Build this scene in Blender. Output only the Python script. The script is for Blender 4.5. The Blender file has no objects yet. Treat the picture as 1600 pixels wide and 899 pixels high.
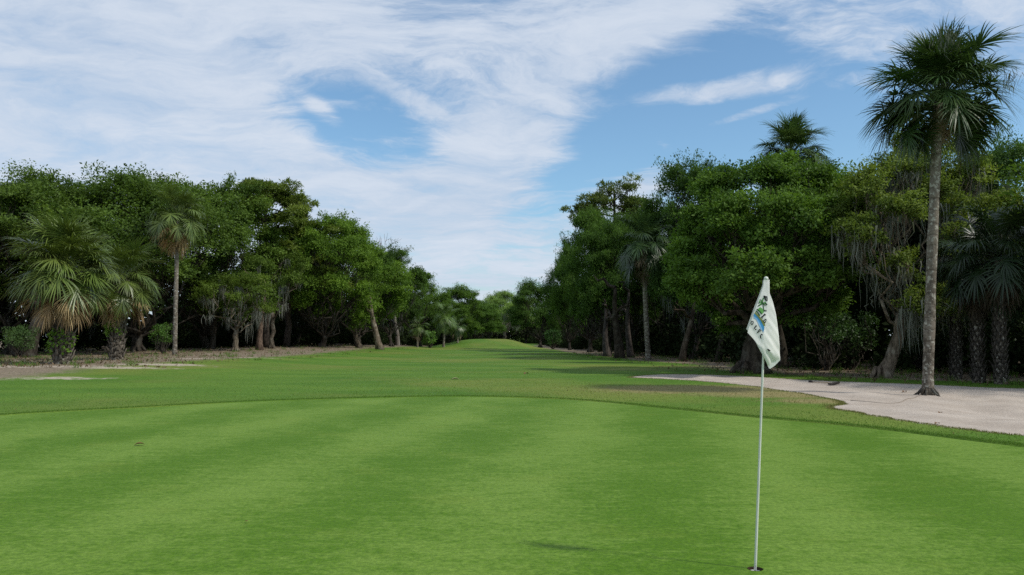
import bpy, math
import numpy as np
from mathutils import Vector

# ------------------------------------------------------------------ camera, sky, sun, exposure
scene = bpy.context.scene
C = scene.collection
R = math.radians
EYE = 1.69
PITCH = 3.61
cam_d = bpy.data.cameras.new('camera')
cam_d.sensor_width = 36.0
cam_d.lens = 28.0
cam_d.clip_start = 0.05
cam_d.clip_end = 6000
cam = bpy.data.objects.new('camera', cam_d)
cam.location = (0, 0, EYE)
cam.rotation_euler = (R(90 + PITCH), 0, 0)
C.objects.link(cam)
scene.camera = cam

SUN_EL = R(47)
SUN_DIR = Vector((0.92 * math.cos(SUN_EL), -0.39 * math.cos(SUN_EL), math.sin(SUN_EL))).normalized()
SUN_AZ = math.atan2(SUN_DIR.x, SUN_DIR.y)          # clockwise from +Y
sun_d = bpy.data.lights.new('sun', 'SUN')
sun_d.energy = 3.0
sun_d.angle = R(3.0)
sun_d.color = (1.0, 0.95, 0.86)
sun = bpy.data.objects.new('sun', sun_d)
sun.rotation_euler = (-SUN_DIR).to_track_quat('-Z', 'Y').to_euler()
C.objects.link(sun)

scene.view_settings.view_transform = 'Standard'
scene.view_settings.look = 'None'
scene.view_settings.gamma = 1.0
scene.view_settings.exposure = 0.0
scene.view_settings.use_curve_mapping = False
scene.cycles.max_bounces = 6
scene.cycles.diffuse_bounces = 3
scene.cycles.transmission_bounces = 3
scene.cycles.transparent_max_bounces = 4
scene.cycles.use_denoising = False

F = 1244.0
PT = R(PITCH)


def px_dir(px, py):
    """azimuth and elevation (degrees) of a picture point"""
    t = (449.5 - py) / F
    s = (px - 800) / F
    x, y, z = s, math.cos(PT) - t * math.sin(PT), math.sin(PT) + t * math.cos(PT)
    return math.degrees(math.atan2(x, y)), math.degrees(math.atan2(z, math.hypot(x, y)))


# ---- world: Nishita sky with a high sheet of thin cloud
world = bpy.data.worlds.new('World')
scene.world = world
world.use_nodes = True
wt = world.node_tree
wt.nodes.clear()


def N(tree, typ, **kw):
    n = tree.nodes.new(typ)
    for k, v in kw.items():
        setattr(n, k, v)
    return n


class G:
    """tiny node-graph helper"""
    def __init__(s, tree):
        s.t = tree

    def put(s, sock, v):
        if isinstance(v, bpy.types.NodeSocket):
            s.t.links.new(v, sock)
        else:
            sock.default_value = v

    def math(s, op, a, b=0.0, c=None, clamp=False):
        n = N(s.t, 'ShaderNodeMath', operation=op, use_clamp=clamp)
        s.put(n.inputs[0], a)
        s.put(n.inputs[1], b)
        if c is not None:
            s.put(n.inputs[2], c)
        return n.outputs[0]

    def vmath(s, op, a, b=None):
        n = N(s.t, 'ShaderNodeVectorMath', operation=op)
        s.put(n.inputs[0], a)
        if b is not None:
            s.put(n.inputs[1], b)
        return n

    def noise(s, vec, scale, detail=4.0, rough=0.55, dist=0.0, dim='3D'):
        n = N(s.t, 'ShaderNodeTexNoise', noise_dimensions=dim)
        if vec is not None:
            s.put(n.inputs['Vector'], vec)
        n.inputs['Scale'].default_value = scale
        n.inputs['Detail'].default_value = detail
        n.inputs['Roughness'].default_value = rough
        n.inputs['Distortion'].default_value = dist
        return n.outputs['Fac']

    def ramp01(s, v, a, b, lo=0.0, hi=1.0, smooth=True):
        n = N(s.t, 'ShaderNodeMapRange', interpolation_type='SMOOTHSTEP' if smooth else 'LINEAR')
        s.put(n.inputs[0], v)
        n.inputs[1].default_value = a
        n.inputs[2].default_value = b
        n.inputs[3].default_value = lo
        n.inputs[4].default_value = hi
        return n.outputs[0]

    def mix(s, f, a, b, mode='MIX'):
        n = N(s.t, 'ShaderNodeMix', data_type='RGBA', blend_type=mode)
        s.put(n.inputs[0], f)
        s.put(n.inputs[6], a if not isinstance(a, tuple) else (*a, 1)[:4])
        s.put(n.inputs[7], b if not isinstance(b, tuple) else (*b, 1)[:4])
        return n.outputs[2]

    def mapping(s, vec, loc=(0, 0, 0), rot=(0, 0, 0), scale=(1, 1, 1), typ='POINT'):
        n = N(s.t, 'ShaderNodeMapping', vector_type=typ)
        s.put(n.inputs[0], vec)
        n.inputs['Location'].default_value = loc
        n.inputs['Rotation'].default_value = rot
        n.inputs['Scale'].default_value = scale
        return n.outputs[0]


g = G(wt)
sky = N(wt, 'ShaderNodeTexSky', sky_type='NISHITA')
sky.sun_disc = False
sky.sun_elevation = SUN_EL
sky.sun_rotation = SUN_AZ
sky.altitude = 0
sky.air_density = 1.0
sky.dust_density = 1.0
sky.ozone_density = 1.6
tc = N(wt, 'ShaderNodeTexCoord')
sep = N(wt, 'ShaderNodeSeparateXYZ')
wt.links.new(tc.outputs['Generated'], sep.inputs[0])
dx, dy, dz = sep.outputs
az = g.math('MULTIPLY', g.math('ARCTAN2', dx, dy), 180 / math.pi)
el = g.math('MULTIPLY', g.math('ARCSINE', dz), 180 / math.pi)
comb = N(wt, 'ShaderNodeCombineXYZ')
wt.links.new(az, comb.inputs[0])
wt.links.new(el, comb.inputs[1])
ae = comb.outputs[0]
# cloud sheet coordinates (a plane overhead)
den = g.math('ADD', g.math('MAXIMUM', dz, 0.0), 0.16)
cp = N(wt, 'ShaderNodeCombineXYZ')
wt.links.new(g.math('DIVIDE', dx, den), cp.inputs[0])
wt.links.new(g.math('DIVIDE', dy, den), cp.inputs[1])
plane = cp.outputs[0]
warp = N(wt, 'ShaderNodeTexNoise')
wt.links.new(plane, warp.inputs['Vector'])
warp.inputs['Scale'].default_value = 1.6
warp.inputs['Detail'].default_value = 6
wv = g.vmath('SCALE', g.vmath('SUBTRACT', warp.outputs['Color'], (0.5, 0.5, 0.5)).outputs[0])
wv.inputs['Scale'].default_value = 0.7
pw = g.vmath('ADD', plane, wv.outputs[0]).outputs[0]
rotp = g.mapping(pw, rot=(0, 0, R(-35)), scale=(1.0, 1.9, 1))
n_big = g.noise(rotp, 0.75, 3, 0.5)
n_mid = g.noise(rotp, 2.6, 9, 0.66)
n_fine = g.noise(g.mapping(pw, rot=(0, 0, R(-35)), scale=(1.0, 3.2, 1)), 7.0, 6, 0.6)
# how far the cloud reaches: (picture point, half-size in degrees, tilt, weight)
BLOBS = [
    ((530, 205), (8.5, 3.0), -10, -0.28), ((660, 225), (4.5, 2.0), -20, -0.28), ((880, 310), (6, 2.0), 25, -0.30), ((600, 300), (7, 1.6), -8, -0.16), ((780, 400), (7, 1.2), 4, -0.14), ((330, 40), (7, 1.4), -20, -0.14),
    ((500, 160), (5.0, 2.2), -14, -0.34), ((600, 175), (6.0, 3.2), -14, -0.46), ((560, 218), (5.5, 1.9), -10, -0.42),
    ((680, 120), (4.0, 2.2), -20, -0.22),
    ((1040, 205), (11.5, 5.2), 8, -0.62), ((1260, 160), (13, 5.6), 4, -0.62), ((1370, 240), (13, 5.5), 0, -0.62),
    ((1500, 230), (9, 5.0), 0, -0.50), ((925, 270), (4.5, 3.2), 30, -0.42),
    ((860, 330), (7, 2.4), 10, -0.10), ((1060, 115), (7, 2.8), 20, -0.34),
    ((1215, 15), (7, 1.3), 10, -0.35),
    ((1115, 140), (7.0, 1.1), 5, 1.05), ((1200, 145), (6.0, 0.9), 3, 0.6), ((1160, 182), (4.4, 0.55), 11, 1.1),
    ((1400, 140), (6.0, 1.4), 3, 0.5), ((1000, 280), (5.0, 1.2), 6, 0.7), ((1040, 222), (1.8, 0.8), -20, 0.6),
    ((510, 178), (2.4, 0.7), -32, 0.52), ((630, 150), (4.0, 0.75), -24, 0.45), ((600, 215), (2.4, 0.9), 0, 0.34),
    ((740, 255), (8.0, 3.4), 6, 0.45), ((850, 170), (6.0, 3.4), 35, 0.30), ((1315, 222), (2.4, 1.0), -5, 0.7),
    ((470, 245), (5.0, 1.1), -22, 0.30), ((700, 360), (14, 4.5), 0, 0.22), ((930, 310), (5, 1.6), 8, 0.30), ((250, 180), (20, 13), 0, 0.42), ((1150, 290), (5, 1.0), 4, 0.22), ((1250, 215), (4, 1.0), 8, 0.18), ((1000, 40), (16, 2.6), 2, 0.25),
]
bias = None
for (p, sz, tilt, w) in BLOBS:
    a0, e0 = px_dir(*p)
    m = g.mapping(ae, loc=(a0, e0, 0), rot=(0, 0, R(tilt)), scale=(sz[0], sz[1], 1), typ='TEXTURE')
    ln = g.vmath('LENGTH', m).outputs['Value']
    f = g.ramp01(ln, 0.15, 1.35, w, 0.0)
    bias = f if bias is None else g.math('ADD', bias, f)
cover = g.math('ADD', g.math('MULTIPLY', n_big, 0.35), g.math('MULTIPLY', n_mid, 1.95))
cover = g.math('ADD', cover, g.math('MULTIPLY', n_fine, 0.30))
cover = g.math('ADD', g.math('ADD', cover, bias), -0.54)
dens = g.ramp01(cover, 0.16, 0.98)
shade = g.ramp01(g.math('ADD', g.math('MULTIPLY', n_mid, 0.75), g.math('MULTIPLY', n_big, 0.45)), 0.36, 0.86)
ccol = g.mix(shade, (4.35, 5.15, 6.35), (5.75, 6.3, 7.15))
dens2 = g.math('MULTIPLY', dens, g.ramp01(n_mid, 0.30, 0.62, 0.72, 0.95))
skyc = g.mix(1.0, sky.outputs[0], (1.00, 1.24, 1.30), 'MULTIPLY')
full = g.mix(dens2, skyc, ccol)
bg = N(wt, 'ShaderNodeBackground')
wt.links.new(full, bg.inputs['Color'])
bg.inputs['Strength'].default_value = 0.12
wo = N(wt, 'ShaderNodeOutputWorld')
wt.links.new(bg.outputs[0], wo.inputs[0])


# ------------------------------------------------------------------ places
def ZY(py, d):
    """height of a point seen at picture row py, d metres ahead"""
    return EYE + d * math.tan(PT + math.atan((449.5 - py) / F))


def X(px, d, z=EYE):
    return (px - 800) / F * (d * math.cos(PT) + (z - EYE) * math.sin(PT))


def GXY(px, py, z=0.0):
    """point on level ground of height z seen at (px, py)"""
    d = (z - EYE) / math.tan(PT + math.atan((449.5 - py) / F))
    return X(px, d, z), d


def sstep(a, b, v):
    t = np.clip((v - a) / (b - a), 0, 1)
    return t * t * (3 - 2 * t)


_rs = np.random.default_rng(5)
_waves = [(_rs.normal(0, 1, 2) * s, _rs.uniform(0, 6.28), amp) for s, amp in
          [(0.05, .05), (0.07, .05), (0.13, .035), (0.2, .025), (0.33, .012), (0.5, .01)] for _ in range(2)]


def undul(x, y):
    r = 0
    for k, p, a in _waves:
        r = r + a * np.sin(k[0] * x + k[1] * y + p)
    return r


def seg_dist(poly, x, y, closed=True):
    """distance to a polyline and (closed) inside test"""
    n = len(poly)
    best = np.full(np.shape(x), 1e9)
    inside = np.zeros(np.shape(x), bool)
    for i in range(n if closed else n - 1):
        ax, ay = poly[i]
        bx, by = poly[(i + 1) % n]
        ux, uy = bx - ax, by - ay
        t = np.clip(((x - ax) * ux + (y - ay) * uy) / (ux * ux + uy * uy + 1e-12), 0, 1)
        best = np.minimum(best, np.hypot(x - ax - t * ux, y - ay - t * uy))
        if closed:
            cond = ((ay > y) != (by > y))
            xi = ax + (y - ay) * ux / (uy if abs(uy) > 1e-9 else 1e-9)
            inside ^= cond & (x < xi)
    return best, inside


def catmull(pts, n=8, closed=True):
    pts = [np.array(p, float) for p in pts]
    out = []
    m = len(pts)
    for i in range(m if closed else m - 1):
        if closed:
            p0, p1, p2, p3 = pts[i - 1], pts[i], pts[(i + 1) % m], pts[(i + 2) % m]
        else:
            p0, p1, p2, p3 = pts[max(i - 1, 0)], pts[i], pts[i + 1], pts[min(i + 2, m - 1)]
        for k in range(n):
            t = k / n
            out.append(0.5 * (2 * p1 + (p2 - p0) * t + (2 * p0 - 5 * p1 + 4 * p2 - p3) * t * t + (3 * p1 - p0 - 3 * p2 + p3) * t ** 3))
    if not closed:
        out.append(pts[-1])
    return np.array(out)


HOLE = np.array(GXY(1180, 889))
_b = [GXY(*p) for p in [(985, 590), (1050, 585.5), (1150, 588), (1250, 594), (1330, 597.5), (1450, 602), (1600, 608)]]
_b += [(20.5, 27.5), (22.5, 23), (20, 18), (15, 14.2), (11.5, 12.9)]
_b += [GXY(*p) for p in [(1600, 681), (1500, 671), (1400, 656), (1340, 645), (1303, 638.5), (1318, 634), (1322, 630), (1300, 624),
                         (1250, 615), (1180, 604.5), (1100, 596.5), (1030, 592.5)]]
BUNKER = catmull(_b, 5)
_w = np.random.default_rng(3)
BUNKER += _w.normal(0, 0.045, BUNKER.shape)


def bunker_sd(x, y):
    d, ins = seg_dist(BUNKER, x, y)
    return np.where(ins, -d, d)


def height(x, y, bunker=True):
    x = np.asarray(x, float)
    y = np.asarray(y, float)
    far = sstep(42, 75, np.hypot(x, y))
    h = undul(x, y) * far
    h = h + 0.30 * sstep(-9, -20, x) * sstep(26, 42, y) + 0.28 * sstep(58, 74, y) * sstep(-12, -26, x)
    # far mound across the fairway
    ux = (x + 3.2) / 8.6
    uy = (y - 132) / 12.0
    h = h + 1.48 * (1 - sstep(0.25, 1.05, np.sqrt(np.where(ux > 0, ux * 1.05, ux * 0.72) ** 2 + uy ** 2)))
    # dry tongue of turf beside the bunker
    tx, ty = GXY(1170, 615)
    h = h + 0.0 * np.exp(-(((x - tx) / 4.0) ** 2 + ((y - ty) / 3.5) ** 2))
    if bunker:
        sd = bunker_sd(x, y)
        h = h - 0.30 * sstep(0.08, -0.30, sd) - 0.3 * sstep(-0.8, -3.0, sd)
    return h


def sand_h(x, y):
    sd = bunker_sd(x, y)
    px_, py_ = GXY(1447, 618)
    m = 0.05 * np.exp(-((x - px_) ** 2 + (y - py_) ** 2) / 0.9)
    m = m + 0.04 * np.exp(-((x - px_) ** 2 + (y - py_) ** 2) / 6)
    rip = 0.022 * np.sin(x * 3.1 + 1.3 * np.sin(y * 1.7)) + 0.010 * np.sin(y * 4.3 + 1.1 * np.sin(x * 2.1)) + 0.02 * np.sin(x * 0.9 + y * 0.7)
    b = height(x, y, False) + 0.012 + rip * sstep(0.0, -1.0, sd) - 0.14 * sstep(-1.0, -4.0, sd) + m
    return np.where(sd > 0.12, b - (sd - 0.12) * 1.2, b)


# ------------------------------------------------------------------ mesh helpers
def mesh_np(name, verts, tris=None, quads=None, mat=None, smooth=False, attrs=None, mats=None, mat_idx=None):
    me = bpy.data.meshes.new(name)
    verts = np.ascontiguousarray(verts, dtype=np.float32).reshape(-1, 3)
    idx, tot = [], []
    if tris is not None and len(tris):
        tris = np.asarray(tris, np.int32)
        idx.append(tris.ravel())
        tot.append(np.full(len(tris), 3, np.int32))
    if quads is not None and len(quads):
        quads = np.asarray(quads, np.int32)
        idx.append(quads.ravel())
        tot.append(np.full(len(quads), 4, np.int32))
    idx = np.concatenate(idx)
    tot = np.concatenate(tot)
    me.vertices.add(len(verts))
    me.vertices.foreach_set('co', verts.ravel())
    me.loops.add(len(idx))
    me.loops.foreach_set('vertex_index', idx)
    me.polygons.add(len(tot))
    st = np.zeros(len(tot), np.int32)
    st[1:] = np.cumsum(tot)[:-1]
    me.polygons.foreach_set('loop_start', st)
    me.polygons.foreach_set('loop_total', tot)
    if smooth:
        me.polygons.foreach_set('use_smooth', np.ones(len(tot), bool))
    for k, v in (attrs or {}).items():
        a = me.attributes.new(k, 'FLOAT', 'POINT')
        a.data.foreach_set('value', np.ascontiguousarray(v, np.float32))
    for m in (mats or ([mat] if mat else [])):
        me.materials.append(m)
    if mat_idx is not None:
        me.polygons.foreach_set('material_index', np.asarray(mat_idx, np.int32))
    me.update(calc_edges=True)
    return me


def obj(name, me, parent=None, loc=None, rot=None, scale=None, color=None):
    o = bpy.data.objects.new(name, me)
    C.objects.link(o)
    if parent is not None:
        o.parent = parent
    if loc is not None:
        o.location = loc
    if rot is not None:
        o.rotation_euler = rot
    if scale is not None:
        o.scale = scale if not isinstance(scale, (int, float)) else (scale,) * 3
    if color is not None:
        o.color = (*color, 1)
    return o


def tag(o, label, cat, group=None):
    o['label'] = label
    o['category'] = cat
    if group:
        o['group'] = group
    return o


def structure(o, label=None):
    o['kind'] = 'structure'
    if label:
        o['label'] = label
    return o


class MB:
    """collects quads and triangles of one mesh"""
    def __init__(s):
        s.v, s.t, s.q, s.n = [], [], [], 0
        s.a = []

    def add(s, v, tris=None, quads=None, tint=None):
        v = np.asarray(v, float).reshape(-1, 3)
        if tris is not None and len(tris):
            s.t.append(np.asarray(tris, int) + s.n)
        if quads is not None and len(quads):
            s.q.append(np.asarray(quads, int) + s.n)
        s.v.append(v)
        s.a.append(np.full(len(v), 0.5) if tint is None else np.broadcast_to(tint, (len(v),)))
        s.n += len(v)

    def tube(s, path, radii, sides=8, cap=True, rough=0.0, rng=None, tint=None):
        path = np.asarray(path, float)
        n = len(path)
        radii = np.broadcast_to(np.asarray(radii, float), (n,))
        tan = np.gradient(path, axis=0)
        tan /= np.linalg.norm(tan, axis=1, keepdims=True) + 1e-9
        ref = np.array([1.0, 0, 0]) if abs(tan[0][0]) < 0.8 else np.array([0, 1.0, 0])
        a = np.arange(sides) * 2 * np.pi / sides
        rings = []
        u = ref
        for i in range(n):
            u = u - tan[i] * np.dot(u, tan[i])
            u /= np.linalg.norm(u) + 1e-9
            w = np.cross(tan[i], u)
            rr = radii[i] * (1 + (rng.normal(0, rough, sides) if rough and rng is not None else 0))
            rings.append(path[i] + (np.cos(a) * rr)[:, None] * u + (np.sin(a) * rr)[:, None] * w)
        v = np.concatenate(rings)
        i, j = np.meshgrid(np.arange(n - 1), np.arange(sides), indexing='ij')
        j2 = (j + 1) % sides
        q = np.stack([i * sides + j, i * sides + j2, (i + 1) * sides + j2, (i + 1) * sides + j], -1).reshape(-1, 4)
        t = []
        if cap:
            v = np.concatenate([v, path[:1], path[-1:]])
            for k in range(sides):
                t.append([(k + 1) % sides, k, n * sides])
                t.append([(n - 1) * sides + k, (n - 1) * sides + (k + 1) % sides, n * sides + 1])
        s.add(v, t, q, tint)

    def box(s, c, size, rot=None):
        v = np.array([[x, y, z] for x in (-.5, .5) for y in (-.5, .5) for z in (-.5, .5)]) * np.array(size)
        if rot is not None:
            v = v @ np.array(rot).T
        q = [[0, 1, 3, 2], [4, 6, 7, 5], [0, 4, 5, 1], [2, 3, 7, 6], [0, 2, 6, 4], [1, 5, 7, 3]]
        s.add(v + np.array(c), None, q)

    def mesh(s, name, mat, smooth=False):
        return mesh_np(name, np.concatenate(s.v), np.concatenate(s.t) if s.t else None, np.concatenate(s.q) if s.q else None,
                       mat, smooth, {'tint': np.concatenate(s.a)})


def unit(v):
    return v / (np.linalg.norm(v, axis=-1, keepdims=True) + 1e-9)


def leaf_quads(P, Nr, size, rng, k=4, aspect=0.5, spread=0.9, tint=None, jitter=0.6, flat=0.62, droop=0.15):
    """k pointed leaves round every point of P; Nr the outward direction of the twig"""
    n = len(P)
    P = np.repeat(P, k, 0)
    Nn = np.repeat(Nr, k, 0)
    m = n * k
    d = unit(rng.normal(0, 1, (m, 3)) * spread + Nn * 0.6 + np.array([0, 0, -droop]))
    nor = unit(Nn * 0.7 + np.array([0, 0, 0.5]) + rng.normal(0, flat * 0.6, (m, 3)))
    w = unit(np.cross(d, nor))
    L = size * rng.uniform(0.5, 1.45, m)[:, None]
    B = P + rng.normal(0, jitter * size, (m, 3))
    up = np.cross(w, d) * L * 0.10
    v = np.empty((m, 4, 3))
    v[:, 0] = B
    v[:, 1] = B + d * L * 0.5 + w * L * aspect * 0.5 + up
    v[:, 2] = B + d * L
    v[:, 3] = B + d * L * 0.5 - w * L * aspect * 0.5 + up
    q = np.arange(m * 4).reshape(m, 4)
    tt = np.repeat(np.clip((np.repeat(tint, k) if tint is not None else 0.5) + rng.normal(0, 0.09, m), 0, 1), 4)
    return v.reshape(-1, 3), q, tt


def sphere_dirs(n, rng):
    return unit(rng.normal(0, 1, (n, 3)))


# ------------------------------------------------------------------ materials
MAT = {}


def new_mat(name):
    m = bpy.data.materials.new(name)
    m.use_nodes = True
    m.node_tree.nodes.clear()
    MAT[name] = m
    return m, G(m.node_tree)


def finish(m, g_, shader):
    o = N(m.node_tree, 'ShaderNodeOutputMaterial')
    m.node_tree.links.new(shader, o.inputs['Surface'])


def principled(g_, color, rough=0.7, spec=0.3, normal=None):
    n = N(g_.t, 'ShaderNodeBsdfPrincipled')
    g_.put(n.inputs['Base Color'], color if not isinstance(color, tuple) else (*color, 1)[:4])
    g_.put(n.inputs['Roughness'], rough)
    n.inputs['Specular IOR Level'].default_value = spec
    if normal is not None:
        g_.t.links.new(normal, n.inputs['Normal'])
    return n.outputs[0]


def bump(g_, h, strength=0.5, dist=0.05):
    n = N(g_.t, 'ShaderNodeBump')
    g_.t.links.new(h, n.inputs['Height'])
    n.inputs['Strength'].default_value = strength
    n.inputs['Distance'].default_value = dist
    return n.outputs[0]


def attr(g_, name):
    return N(g_.t, 'ShaderNodeAttribute', attribute_name=name).outputs['Fac']


def opos(g_, coord='Object'):
    return N(g_.t, 'ShaderNodeTexCoord').outputs[coord]


def gpos(g_):
    return N(g_.t, 'ShaderNodeNewGeometry').outputs['Position']


def leaf_mat(name, dark, light, trans=0.30, rough=0.5, spec=0.25, rnd=0.0):
    m, q = new_mat(name)
    col = q.mix(attr(q, 'tint'), dark, light)
    info = N(q.t, 'ShaderNodeObjectInfo')
    col = q.mix(1.0, col, info.outputs['Color'], 'MULTIPLY')
    if rnd:
        hs = N(q.t, 'ShaderNodeHueSaturation')
        q.put(hs.inputs['Value'], q.ramp01(info.outputs['Random'], 0, 1, 1 - rnd, 1 + rnd, False))
        q.put(hs.inputs['Hue'], q.ramp01(q.math('FRACT', q.math('MULTIPLY', info.outputs['Random'], 7.3)), 0, 1, 0.5 - rnd * 0.06, 0.5 + rnd * 0.03, False))
        q.put(hs.inputs['Color'], col)
        col = hs.outputs[0]
    p = principled(q, col, rough, spec)
    tr = N(q.t, 'ShaderNodeBsdfTranslucent')
    q.t.links.new(q.mix(1.0, col, (1.25, 1.3, 0.7), 'MULTIPLY'), tr.inputs['Color'])
    mx = N(q.t, 'ShaderNodeMixShader')
    mx.inputs[0].default_value = trans
    q.t.links.new(p, mx.inputs[1])
    q.t.links.new(tr.outputs[0], mx.inputs[2])
    finish(m, q, mx.outputs[0])
    return m


leaf_mat('oak_leaf', (0.046, 0.086, 0.016), (0.165, 0.250, 0.044), 0.36, 0.6, 0.16)
leaf_mat('shaded_understory_leaf', (0.010, 0.017, 0.007), (0.036, 0.056, 0.018), 0.15, 0.8, 0.05)  # darker than real leaves: dense shade is put into the colour
leaf_mat('shrub_leaf', (0.06, 0.11, 0.03), (0.13, 0.21, 0.06))
leaf_mat('vine_leaf', (0.08, 0.17, 0.02), (0.20, 0.34, 0.05), 0.35)
leaf_mat('pine_needle', (0.085, 0.125, 0.030), (0.215, 0.265, 0.065), 0.3)
leaf_mat('palm_leaf', (0.030, 0.058, 0.022), (0.082, 0.128, 0.045), 0.2, 0.38, 0.45, 0.22)
leaf_mat('palm_dead_leaf', (0.15, 0.115, 0.075), (0.36, 0.30, 0.205), 0.2, 0.7, 0.15, 0.25)
leaf_mat('spanish_moss', (0.072, 0.080, 0.068), (0.168, 0.180, 0.165), 0.2, 0.9, 0.05)
leaf_mat('grass_blade', (0.080, 0.172, 0.020), (0.150, 0.245, 0.040), 0.3, 0.6, 0.2)
leaf_mat('dry_grass_blade', (0.13, 0.16, 0.05), (0.30, 0.24, 0.10), 0.3, 0.7, 0.1)


def bark_mat(name, c1, c2, scale=5.0, stretch=0.25, c3=None, strength=0.9):
    m, q = new_mat(name)
    p = q.mapping(opos(q), scale=(1, 1, stretch))
    a = q.noise(p, scale, 7, 0.65)
    b = q.noise(opos(q), scale * 0.35, 4, 0.6)
    col = q.mix(q.ramp01(a, 0.35, 0.68), c1, c2)
    if c3:
        col = q.mix(q.ramp01(b, 0.5, 0.68), col, c3)
    info = N(q.t, 'ShaderNodeObjectInfo')
    col = q.mix(1.0, col, info.outputs['Color'], 'MULTIPLY')
    finish(m, q, principled(q, col, 0.92, 0.15, bump(q, a, strength, 0.06)))
    return m


bark_mat('oak_bark', (0.030, 0.025, 0.019), (0.115, 0.098, 0.078), 6, 0.22, (0.135, 0.130, 0.110))
bark_mat('pine_bark', (0.045, 0.036, 0.030), (0.140, 0.112, 0.092), 7, 0.4)
bark_mat('bare_twig', (0.14, 0.12, 0.10), (0.27, 0.25, 0.225), 4, 0.3)
bark_mat('boot_bark', (0.05, 0.042, 0.033), (0.22, 0.195, 0.16), 9, 0.5)

# palm trunk: grey, ringed, with lichen
m, q = new_mat('palm_trunk')
op = opos(q)
sp = N(q.t, 'ShaderNodeSeparateXYZ')
q.put(sp.inputs[0], op)
zz = q.math('ADD', q.math('MULTIPLY', sp.outputs[2], 9.0), q.math('MULTIPLY', q.noise(op, 2.5, 3), 3.0))
ring = q.math('ABSOLUTE', q.math('SINE', zz))
fib = q.noise(q.mapping(op, scale=(1, 1, 0.12)), 38, 4, 0.6)
lich = q.ramp01(q.noise(op, 7.5, 6, 0.7), 0.53, 0.60)
lowz = q.ramp01(sp.outputs[2], 6.0, 1.5)
col = q.mix(q.math('MULTIPLY', fib, 1.0), (0.080, 0.066, 0.050), (0.27, 0.235, 0.19))
col = q.mix(q.ramp01(ring, 0.0, 0.30, 0.75, 0.0), col, (0.07, 0.055, 0.04))
col = q.mix(q.math('MULTIPLY', q.ramp01(q.noise(op, 5.0, 6, 0.7), 0.47, 0.56), q.math('MULTIPLY', lowz, 0.75)), col, (0.055, 0.045, 0.034))
col = q.mix(q.math('MULTIPLY', lich, 0.75), col, (0.42, 0.41, 0.35))
hh = q.math('ADD', q.math('MULTIPLY', ring, 0.5), fib)
finish(m, q, principled(q, col, 0.9, 0.15, bump(q, hh, 0.7, 0.03)))

# turf of fairway and verge
m, q = new_mat('fairway_turf')
gp = gpos(q)
n0 = q.noise(gp, 0.06, 4, 0.6)
n1 = q.noise(q.mapping(gp, scale=(0.35, 1, 1)), 0.35, 5, 0.6)
n2 = q.noise(gp, 2.2, 5, 0.65)
n3 = q.noise(gp, 22, 4, 0.7)
n4 = q.noise(gp, 90, 2, 0.7)
grass = q.mix(q.ramp01(n1, 0.3, 0.7), (0.064, 0.152, 0.013), (0.108, 0.200, 0.022))
grass = q.mix(q.ramp01(n0, 0.46, 0.62, 0.0, 0.7), grass, (0.175, 0.200, 0.040))
fine = q.math('ADD', q.math('MULTIPLY', n3, 0.6), q.math('MULTIPLY', n4, 0.4))
grass = q.mix(q.ramp01(fine, 0.34, 0.66), q.mix(1.0, grass, (0.62, 0.64, 0.6), 'MULTIPLY'), q.mix(1.0, grass, (1.3, 1.25, 1.3), 'MULTIPLY'))
dry = q.math('ADD', attr(q, 'dry'), q.math('MULTIPLY', q.math('SUBTRACT', q.math('ADD', q.math('MULTIPLY', n2, 0.7), q.math('MULTIPLY', n3, 0.3)), 0.5), 1.3))
drycol = q.mix(q.ramp01(n3, 0.35, 0.65), (0.185, 0.155, 0.062), (0.33, 0.255, 0.125))
grass = q.mix(q.ramp01(dry, 0.35, 0.95, 0, 0.85), grass, drycol)
dirt = q.math('ADD', attr(q, 'litter'), q.math('MULTIPLY', q.math('SUBTRACT', q.math('ADD', q.math('MULTIPLY', n2, 0.6), q.math('MULTIPLY', n1, 0.4)), 0.5), 1.0))
littercol = q.mix(q.ramp01(q.noise(gp, 9, 6, 0.75), 0.35, 0.65), (0.120, 0.095, 0.066), (0.300, 0.240, 0.170))
base = q.mix(q.ramp01(dirt, 0.35, 0.70), grass, littercol)
snd = q.math('ADD', q.math('MULTIPLY', attr(q, 'sandy'), 1.12), q.math('MULTIPLY', q.math('SUBTRACT', n2, 0.5), 1.6))
base = q.mix(q.ramp01(snd, 0.48, 0.80, 0, 0.9), base, (0.44, 0.37, 0.30))
hgt = q.math('ADD', q.math('MULTIPLY', n3, 0.7), q.math('MULTIPLY', n4, 0.5))
finish(m, q, principled(q, base, 0.85, 0.15, bump(q, hgt, 0.45, 0.04)))

# mown green
m, q = new_mat('green_turf')
gp = gpos(q)
wvx = q.noise(gp, 0.35, 2, 0.5)
sx = N(q.t, 'ShaderNodeSeparateXYZ')
q.put(sx.inputs[0], gp)
u = q.math('SUBTRACT', sx.outputs[0], q.math('MULTIPLY', sx.outputs[1], 0.20))
stripe = q.math('SINE', q.math('ADD', q.math('MULTIPLY', u, 1.96), q.math('ADD', q.math('MULTIPLY', wvx, 1.6), -2.1)))
blot = q.noise(q.mapping(gp, scale=(1.0, 0.75, 1)), 0.55, 5, 0.6)
streak = q.noise(q.mapping(gp, scale=(0.8, 1.9, 1)), 2.6, 6, 0.68)
streak2 = q.noise(q.mapping(gp, scale=(1.0, 1.3, 1)), 10, 4, 0.65)
fine = q.math('ADD', q.math('MULTIPLY', q.noise(gp, 75, 3, 0.75), 0.45), q.math('MULTIPLY', q.noise(gp, 24, 3, 0.7), 0.55))
f1 = q.math('ADD', q.math('ADD', q.math('MULTIPLY', blot, 0.7), 0.2), q.math('ADD', q.math('MULTIPLY', stripe, 0.115), q.math('MULTIPLY', streak, 0.75)))
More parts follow.
